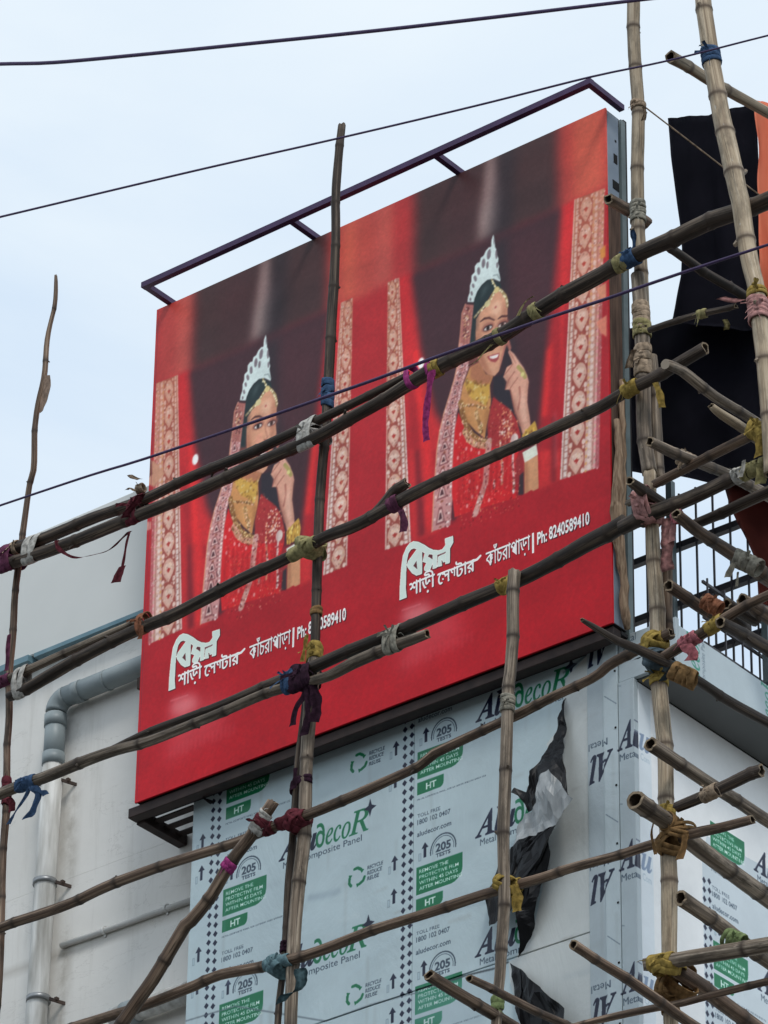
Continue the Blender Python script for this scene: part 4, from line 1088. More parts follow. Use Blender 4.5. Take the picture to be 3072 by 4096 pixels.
box('backboard', (BX0+.052, BX1-.03, 16.03, 16.05, BZ0+.052, BZ1-.052), m_black, bb)
box('side_board', (BX1-.026, BX1-.003, 15.996, 16.100, 13.623, 15.50), m_ply, bb)
box('side_channel', (BX1-.026, BX1-.002, 15.996, 16.094, BZ0+.006, 13.62), m_chan, bb, .003)
sc0 = box('side_channel', (BX1-.026, BX1-.002, 15.996, 16.094, 15.503, BZ1-.006), m_chan, bb, .003)
for z, y0, y1, h in ((15.885, 16.06, 16.072, .012), (15.75, 16.048, 16.078, .055), (15.585, 16.036, 16.090, .052)):
    box('slot', (BX1-.0018, BX1+.0005, y0, y1, z, z+h), m_black, sc0)
bar('rear_post', (BX1-.02, 16.135, 12.9), (BX1-.02, 16.135, 16.06), .036, .036, m_post, bb, up=(0, 1, 0))
bar('rear_post', (BX1-.04, 16.185, 13.03), (BX1-.04, 16.185, 16.10), .028, .028, m_frame, bb, up=(0, 1, 0))
# light arm in front of the top edge
AY = 15.78
a0, a1 = [(-14.5807,16.0641)][0], [(-11.5431,16.0798)][0]
AZ = (a0[1]+a1[1])/2
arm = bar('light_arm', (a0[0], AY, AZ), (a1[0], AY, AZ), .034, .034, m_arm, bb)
for x in ([(-14.5807,16.0641)][0][0]+.017, [(-13.5414,16.0431)][0][0], [(-12.5639,16.0672)][0][0], a1[0]-.017):
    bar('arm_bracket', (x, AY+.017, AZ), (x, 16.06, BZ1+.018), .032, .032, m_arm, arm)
# base beams and slatted underside
box('base_beam', (-14.715, BX1-.01, 15.998, 16.062, 12.945, 13.002), m_rust, bb, .004)
box('base_plate', (-14.70, BX1-.01, 16.064, 16.126, 12.985, 13.004), m_frame, bb)
box('base_beam', (-14.715, -14.655, 16.064, 16.398, 12.935, 12.998), m_rust, bb, .004)
for y in (16.150, 16.238, 16.330):
    box('slat', (-14.653, -14.388, y-.022, y+.022, 12.968, 12.976), m_rust, bb)
# split timber lashed along the right edge
for pts in ([(-11.5800,15.9976,14.1572,0.0147),(-11.5800,16.0157,13.9908,0.0221),(-11.5800,15.9962,13.7394,0.0304),(-11.5800,15.9853,13.5844,0.0327),(-11.5800,16.0008,13.4580,0.0302),(-11.5800,16.0228,13.3426,0.0242),(-11.5800,16.0427,13.2267,0.0217),(-11.5800,16.0338,13.1200,0.0252),(-11.5800,16.0651,12.9995,0.0168)], [(-11.5880,16.0581,14.4222,0.0124),(-11.5880,16.0566,14.2131,0.0173),(-11.5880,16.0558,13.9834,0.0184),(-11.5880,16.0543,13.7256,0.0159),(-11.5880,16.0548,13.5611,0.0109)]):
    st_ = tube_mesh('timber_batten', [(p[0]+.003*math.sin(i*2.1), p[1], p[2], p[3]*(1+.12*math.sin(i*3.7))) for i, p in enumerate(catmull(pts, .06))], 7)
    link('timber_batten', st_, m_stick, bb)

# ================================================================ torn film
def crumple(name, polys, mats, label, cat, sub=3, amp=.02, seed=1, parent=None, thick=.0015):
    """film or cloth: a few hand-set facets, subdivided and creased, with a real thickness"""
    bm = bmesh.new()
    cache = {}
    def V(p):
        k = tuple(round(c, 4) for c in p[:3])
        if k not in cache: cache[k] = bm.verts.new(k)
        return cache[k]
    for mi, pts in polys:
        f = bm.faces.new([V(p) for p in pts]); f.material_index = mi
    bmesh.ops.triangulate(bm, faces=bm.faces)
    bmesh.ops.subdivide_edges(bm, edges=bm.edges, cuts=sub, use_grid_fill=True)
    bmesh.ops.triangulate(bm, faces=bm.faces)
    rn = random.Random(seed)
    for v in bm.verts:
        q = v.co*7+Vector((seed*3.1, 0, 0))
        v.co += Vector((noise.noise(q*1.3)*.35, noise.noise(q+Vector((9, 3, 1))), noise.noise(q*1.3+Vector((2, 7, 5)))*.35))*amp
        v.co.y += noise.noise(v.co*22)*amp*.5+abs(noise.noise(Vector((v.co.x*16+v.co.z*5, seed, v.co.z*3))))*amp*.8
    bmesh.ops.solidify(bm, geom=bm.faces[:], thickness=thick)
    bmesh.ops.recalc_face_normals(bm, faces=bm.faces)
    o = from_bm(name, bm, mats, parent)
    if label: tag(o, label, cat)
    return o
m_filmb = noisy('black_film_back', (0.005, 0.005, 0.006), (0.012, 0.012, 0.014), 5, 0.42, 0.22, bstr=0.3, bdist=.01)
m_films = noisy('silver_film_face', (0.20, 0.215, 0.22), (0.52, 0.54, 0.54), 4, 0.38, 0.5, bstr=0.4, bdist=.012, stretch=(3, 3, 1))
flap = crumple('torn_film', [
    (0, [(-11.9968,16.1150,12.7994),(-11.9785,16.0900,12.6347),(-11.9610,16.0500,12.5080),(-12.0648,16.0700,12.5338),(-12.0367,16.0900,12.5936),(-12.0255,16.1100,12.6764)]),
    (0, [(-12.0648,16.0700,12.5338),(-11.9610,16.0500,12.5080),(-11.9430,16.0200,12.4206),(-12.0804,16.0400,12.4744)]),
    (0, [(-12.0804,16.0400,12.4744),(-11.9430,16.0200,12.4206),(-11.9000,15.9800,12.1857),(-11.8576,15.9600,12.1283),(-11.9414,15.9600,12.2583),(-11.9952,15.9700,12.3396)]),
    (0, [(-12.0804,16.0400,12.4744),(-11.9952,15.9700,12.3396),(-12.0623,15.9900,12.3274),(-12.0646,15.9700,12.2177),(-12.1131,16.0000,12.1696),(-12.1612,16.0200,12.1832),(-12.1789,16.0000,12.2331),(-12.1456,16.0000,12.3075),(-12.1320,16.0200,12.3885),(-12.1109,16.0400,12.4501)]),
    (0, [(-12.1789,16.0000,12.2331),(-12.1978,16.0000,12.2690),(-12.2415,16.0200,12.3043),(-12.2253,16.0300,12.3246),(-12.1533,16.0100,12.2844)]),
    (1, [(-12.0623,15.9900,12.3274),(-11.9952,15.9700,12.3396),(-11.9414,15.9600,12.2583),(-11.8576,15.9600,12.1283),(-11.9571,15.9600,12.0257),(-12.0516,15.9800,12.0237),(-12.1466,16.0000,12.0325),(-12.2525,16.0300,12.0267),(-12.2534,16.0600,12.1460),(-12.1935,16.0500,12.1907),(-12.1131,16.0000,12.1696),(-12.0646,15.9700,12.2177)]),
    (0, [(-12.2525,16.0300,12.0267),(-12.1466,16.0000,12.0325),(-12.0516,15.9800,12.0237),(-11.9571,15.9600,12.0257),(-11.8576,15.9600,12.1283),(-11.9953,16.0300,12.1023),(-12.0624,16.0600,12.0433),(-12.0762,16.0700,11.9509),(-12.1025,16.0700,11.7752),(-12.1339,16.0800,11.6891),(-12.1700,16.0900,11.5962),(-12.2339,16.1000,11.5366),(-12.3035,16.1150,11.4872),(-12.2542,16.0800,11.5431),(-12.2223,16.0300,11.6214),(-12.2208,16.0000,11.6753),(-12.2336,15.9900,11.7416),(-12.2363,16.0000,11.9135)]),
    (0, [(-12.2363,16.0000,11.9135),(-12.2336,15.9900,11.7416),(-12.2508,16.0000,11.6678),(-12.3394,16.0200,11.6527),(-12.3982,16.0400,11.6500),(-12.4193,16.0500,11.7387),(-12.4309,16.0500,11.8259),(-12.4245,16.0600,11.8952),(-12.3818,16.0600,11.9747),(-12.3266,16.0500,12.0041),(-12.2525,16.0300,12.0267)]),
], [m_filmb, m_films], 'torn black and silver protective film hanging off the cladding above the joint', 'torn film', 4, .034, 4)
flap2 = crumple('torn_film', [
    (0, [(-12.3392,16.1150,11.4729),(-12.2395,16.0700,11.3933),(-12.1167,16.0300,11.2662),(-12.0210,16.0000,11.1662),(-11.9317,15.9800,11.0766),(-11.9094,15.9900,10.9620),(-11.9634,16.0300,10.9204),(-12.2264,16.1000,11.0205),(-12.2386,16.0800,11.1215),(-12.2784,16.0900,11.2505),(-12.3073,16.1000,11.3526)]),
], [m_filmb, m_films], 'black flap of film folded down from the joint at the bottom edge', 'torn film', 6, .028, 9)
crumple('loose_film_corner', [(0, [(-14.3529,16.1000,13.0033),(-14.2603,16.0600,12.9479),(-14.1987,16.0900,12.9148),(-14.2162,16.0700,12.8973),(-14.2512,16.0500,12.9347)])], [m_filmb, m_films],
        'small curled dark film scrap at the top left corner of the cladding', 'film scrap', 2, .008, 3)

# ================================================================ cloth banners at the right
def hanging(name, left, right, n, m_, mat, label, cat, amp=.05, seed=1, sag=0.0):
    """cloth between two side edges (lists of world points, top to bottom)"""
    bm = bmesh.new()
    def samp(ps, t):
        f = t*(len(ps)-1); i = min(len(ps)-2, int(f)); u = f-i
        return Vector(ps[i])*(1-u)+Vector(ps[i+1])*u
    rows = []
    for j in range(n+1):
        t = j/n
        a, b_ = samp(left, t), samp(right, t)
        row = []
        for i in range(m_+1):
            s = i/m_
            p = a*(1-s)+b_*s
            p.z -= sag*4*s*(1-s)*(1-t)
            p.y += amp*(math.sin(s*15+seed+t*2.2)*.55+noise.noise(Vector((s*5, t*2.5, seed)))*1.6+.5*noise.noise(Vector((s*14, t*5, seed+3))))
            row.append(bm.verts.new(p))
        rows.append(row)
    for j in range(n):
        for i in range(m_):
            bm.faces.new((rows[j][i], rows[j+1][i], rows[j+1][i+1], rows[j][i+1])).smooth = True
    bmesh.ops.solidify(bm, geom=bm.faces[:], thickness=.002)
    bmesh.ops.recalc_face_normals(bm, faces=bm.faces)
    return tag(from_bm(name, bm, mat), label, cat)
m_bblack = noisy('black_banner_cloth', (0.007, 0.007, 0.012), (0.016, 0.015, 0.024), 3, 0.85, 0.1)
m_orange = noisy('orange_banner_cloth', (0.80, 0.23, 0.13), (0.88, 0.32, 0.19), 2, 0.8, 0.2)
m_redcl = noisy('dark_red_cloth', (0.045, 0.012, 0.010), (0.10, 0.022, 0.016), 3, 0.85, 0.1)
hanging('cloth_banner', [(-11.5181,16.4000,16.1936),(-11.5061,16.4000,15.9497),(-11.4814,16.4000,15.7185),(-11.4570,16.4000,15.4897),(-11.4452,16.4000,15.3302),(-11.4566,16.4000,15.1814),(-11.4945,16.4000,15.0292),(-11.5282,16.4000,14.9185)], [(-10.9947,16.4500,16.0962),(-10.9878,16.4500,15.8443),(-10.9871,16.4500,15.5947),(-10.9895,16.4500,15.3491),(-10.9919,16.4500,15.1060),(-10.9916,16.4500,14.9396),(-10.9854,16.4500,14.7720),(-10.9741,16.4500,14.6630)],
        36, 26, m_bblack, 'black cloth banner hanging above the right-hand scaffold, its left edge bulging', 'banner', .014, 1, .03)
hanging('cloth_banner', [(-11.8944,16.5500,15.1062),(-11.9023,16.5500,14.8311),(-11.9029,16.5500,14.5291),(-11.8968,16.5500,14.2552)], [(-10.7926,16.5500,14.9109),(-10.8134,16.5500,14.3992),(-10.8280,16.5500,14.0404),(-10.8416,16.5500,13.7081)],
        26, 34, m_bblack, 'lower black cloth spread behind the crossing bamboos at the right', 'banner', .018, 5)
hanging('cloth_banner', [(-10.9930,16.4200,16.0781),(-10.9799,16.4200,15.8237),(-10.9762,16.4200,15.5732),(-10.9755,16.4200,15.3266),(-10.9748,16.4200,15.0827),(-10.9779,16.4200,14.6488)], [(-10.7234,16.4200,15.9286),(-10.7355,16.4200,15.6228),(-10.7462,16.4200,15.3508),(-10.7580,16.4200,15.0522),(-10.7667,16.4200,14.8307),(-10.7811,16.4200,14.4661)],
        32, 18, m_orange, 'bright orange cloth strip beside the black banner', 'banner', .03, 3)
hanging('cloth_banner', [(-11.4286,16.6200,14.1446),(-11.3666,16.6200,13.9313),(-11.3184,16.6200,13.7831),(-11.2484,16.6200,13.6281),(-11.1938,16.6200,13.4799),(-11.1781,16.6200,13.2483)], [(-10.8744,16.6200,14.0787),(-10.8825,16.6200,13.8794),(-10.8912,16.6200,13.6678),(-10.8997,16.6200,13.4581),(-10.9065,16.6200,13.2916),(-10.9154,16.6200,13.0716)],
        12, 8, m_redcl, 'dark red cloth hanging low behind the railing at the right', 'banner', .04, 8)

# ================================================================ overhead wires
m_cable = noisy('violet_fringed_cable', (0.040, 0.022, 0.070), (0.066, 0.038, 0.105), 30, 0.5, 0.3)  # purple lens fringe along the wires, painted into their colour
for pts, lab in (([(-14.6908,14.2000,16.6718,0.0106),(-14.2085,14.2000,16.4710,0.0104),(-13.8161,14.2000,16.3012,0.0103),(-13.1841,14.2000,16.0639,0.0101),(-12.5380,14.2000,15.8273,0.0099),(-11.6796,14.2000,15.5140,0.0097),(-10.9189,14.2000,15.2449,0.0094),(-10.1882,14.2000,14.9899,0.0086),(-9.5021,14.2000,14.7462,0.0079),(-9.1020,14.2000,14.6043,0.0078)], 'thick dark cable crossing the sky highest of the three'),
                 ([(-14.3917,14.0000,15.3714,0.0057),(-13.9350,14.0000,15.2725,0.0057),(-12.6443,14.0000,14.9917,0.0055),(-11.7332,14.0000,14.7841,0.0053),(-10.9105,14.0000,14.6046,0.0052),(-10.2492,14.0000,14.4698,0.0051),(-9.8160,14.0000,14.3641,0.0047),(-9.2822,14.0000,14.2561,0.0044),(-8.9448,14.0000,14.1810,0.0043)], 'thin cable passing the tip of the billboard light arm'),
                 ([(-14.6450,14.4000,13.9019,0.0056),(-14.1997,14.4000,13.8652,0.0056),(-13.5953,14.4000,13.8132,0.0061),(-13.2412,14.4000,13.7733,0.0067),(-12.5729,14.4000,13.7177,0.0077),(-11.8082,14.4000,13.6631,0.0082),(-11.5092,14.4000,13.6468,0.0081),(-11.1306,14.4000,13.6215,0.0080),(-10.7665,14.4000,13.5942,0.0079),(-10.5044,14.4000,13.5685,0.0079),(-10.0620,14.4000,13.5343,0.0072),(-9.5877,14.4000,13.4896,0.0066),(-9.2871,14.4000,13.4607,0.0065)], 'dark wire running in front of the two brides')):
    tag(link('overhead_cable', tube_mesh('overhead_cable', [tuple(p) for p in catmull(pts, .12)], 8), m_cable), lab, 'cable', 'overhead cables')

# ================================================================ bamboo scaffold
CULMS = []                                                   # axes of all culms, for tying the lashings on
def bamboo(label, tint, pts, group, seed, cut0=True, cut1=True, internode=.34, ground=False, split=0):
    rn = random.Random(seed)
    pts = [tuple(p) for p in pts]
    if ground:                                               # the upright goes on down to the pavement
        a, b_ = Vector(pts[-2][:3]), Vector(pts[-1][:3])
        d = (b_-a); d = d/-d.z if d.z < 0 else Vector((0, 0, -1))
        d.x *= .4; d.y = 0
        n = 12; r1 = pts[-1][3]
        for k in range(1, n+1):
            p = b_+d*((b_.z-.13)*k/n)
            pts.append((p.x, p.y, max(p.z, .13), r1))
    base = catmull(pts, .06)
    c = [Vector(p[:3]) for p in base]; r = [p[3] for p in base]
    dist = [0.0]
    for i in range(1, len(c)): dist.append(dist[-1]+(c[i]-c[i-1]).length)
    Ltot = dist[-1]
    def at(d):
        d = min(max(d, 0), Ltot)
        i = int(np.searchsorted(dist, d)); i = min(max(i, 1), len(c)-1)
        t = (d-dist[i-1])/max(1e-6, dist[i]-dist[i-1])
        return c[i-1].lerp(c[i], t), r[i-1]+(r[i]-r[i-1])*t
    nodes = []
    d = rn.uniform(.08, internode)
    while d < Ltot-.03:
        nodes.append(d); d += internode*rn.uniform(.55, 1.3)
    off = [(Vector((rn.uniform(-1, 1), rn.uniform(-1, 1), rn.uniform(-1, 1)))*.007) for _ in range(len(nodes)+2)]
    ds = [(0.0, 1.0, 0.0), (Ltot, 1.0, 0.0)]
    for q in np.arange(.04, Ltot-.02, .05):
        if min([abs(q-n_) for n_ in nodes]+[9]) > .022: ds.append((q, 1.0, 0.0))
    for n_ in nodes:
        for o_, m_, a_ in ((-.030, 1.0, .10), (-.010, 1.05, .55), (0.0, 1.10, .85), (.005, 1.05, .9), (.020, 1.0, .2)):
            if 0 < n_+o_ < Ltot: ds.append((n_+o_, m_, a_))
    ds.sort()
    bm = bmesh.new()
    uvl = bm.loops.layers.uv.new('UVMap')
    al = bm.verts.layers.float.new('node_ring')
    keyd = [0.0]+nodes+[Ltot]
    def sway(q):
        i = int(np.searchsorted(keyd, q)); i = min(max(i, 1), len(keyd)-1)
        t = (q-keyd[i-1])/max(1e-6, keyd[i]-keyd[i-1])
        return off[i-1].lerp(off[i], t)
    cs, rs, av = [], [], []
    for q, m_, a_ in ds:
        p, rr = at(q)
        cs.append(p+sway(q)); rs.append(rr*m_*(1+.05*noise.noise(Vector((q*2.2, seed, 0))))); av.append(a_)
    fr = frames(cs)
    NS = 12
    ph = rn.uniform(0, 6.28)
    ell = 1+rn.uniform(-.05, .05)
    rings = []
    for i, (p, (t, n, b_)) in enumerate(zip(cs, fr)):
        ring = []
        for k in range(NS):
            a = 2*math.pi*k/NS+ph
            w = 1+.045*noise.noise(Vector((math.cos(a)*1.5, math.sin(a)*1.5, ds[i][0]*2+seed)))+(.05 if tint == 'dark' else .03)*noise.noise(Vector((math.cos(a)*2.5, math.sin(a)*2.5, ds[i][0]*11+seed)))
            v = bm.verts.new(p+(n*math.cos(a)*ell+b_*math.sin(a)/ell)*rs[i]*w)
            v[al] = av[i]
            ring.append(v)
        rings.append(ring)
    for i in range(len(rings)-1):
        for k in range(NS):
            k2 = (k+1) % NS
            f = bm.faces.new((rings[i][k], rings[i][k2], rings[i+1][k2], rings[i+1][k]))
            f.smooth = True
            for l, (u, v) in zip(f.loops, ((k, i), (k+1, i), (k+1, i+1), (k, i+1))):
                l[uvl].uv = (u/NS, ds[v][0])
    # sawn ends: a ring of wall and a dark hollow
    for end, do in ((0, cut0), (-1, cut1)):
        ring = rings[end]; p = cs[end]; t = fr[end][0]*(1 if end == 0 else -1)
        if not do:
            bm.faces.new(ring if end else ring[::-1]); continue
        jag = [rn.uniform(-.010, .006) for _ in range(NS)]
        for v, j in zip(ring, jag): v.co -= t*j
        in1 = [bm.verts.new(p+(v.co-p)*.70) for v in ring]
        in2 = [bm.verts.new(p+(v.co-p)*.62+t*.07) for v in ring]
        for k in range(NS):
            k2 = (k+1) % NS
            f = bm.faces.new((ring[k], ring[k2], in1[k2], in1[k])); f.material_index = 1
            f = bm.faces.new((in1[k], in1[k2], in2[k2], in2[k])); f.material_index = 2
        f = bm.faces.new(in2); f.material_index = 2
    # buds and cut twigs at some nodes
    for n_ in nodes:
        if rn.random() < .45:
            p, rr = at(n_); p = p+sway(n_)
            i = min(range(len(ds)), key=lambda j: abs(ds[j][0]-n_))
            t, n, b_ = fr[i]
            a = rn.uniform(0, 6.28); o_ = n*math.cos(a)+b_*math.sin(a)
            ax = (o_*.8+t*rn.choice((-.7, .7))).normalized()
            s1 = ax.cross(t).normalized(); s2 = ax.cross(s1)
            q0 = p+o_*rr*.8
            rb = rr*rn.uniform(.25, .42); ln = rr*rn.uniform(.45, .95)
            A = [bm.verts.new(q0+(s1*math.cos(x)+s2*math.sin(x))*rb) for x in (0, 1.26, 2.51, 3.77, 5.03)]
            B = [bm.verts.new(q0+ax*ln+(s1*math.cos(x)+s2*math.sin(x))*rb*.6) for x in (0, 1.26, 2.51, 3.77, 5.03)]
            for v in A+B: v[al] = .7
            for k in range(5): bm.faces.new((A[k], A[(k+1) % 5], B[(k+1) % 5], B[k]))
            bm.faces.new(B)
    CULMS.append([(p, r_, f_[0]) for p, r_, f_ in zip(cs, rs, fr)])
    bmesh.ops.recalc_face_normals(bm, faces=bm.faces)
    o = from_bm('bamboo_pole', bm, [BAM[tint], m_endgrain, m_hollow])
    return tag(o, label, 'bamboo pole', group)

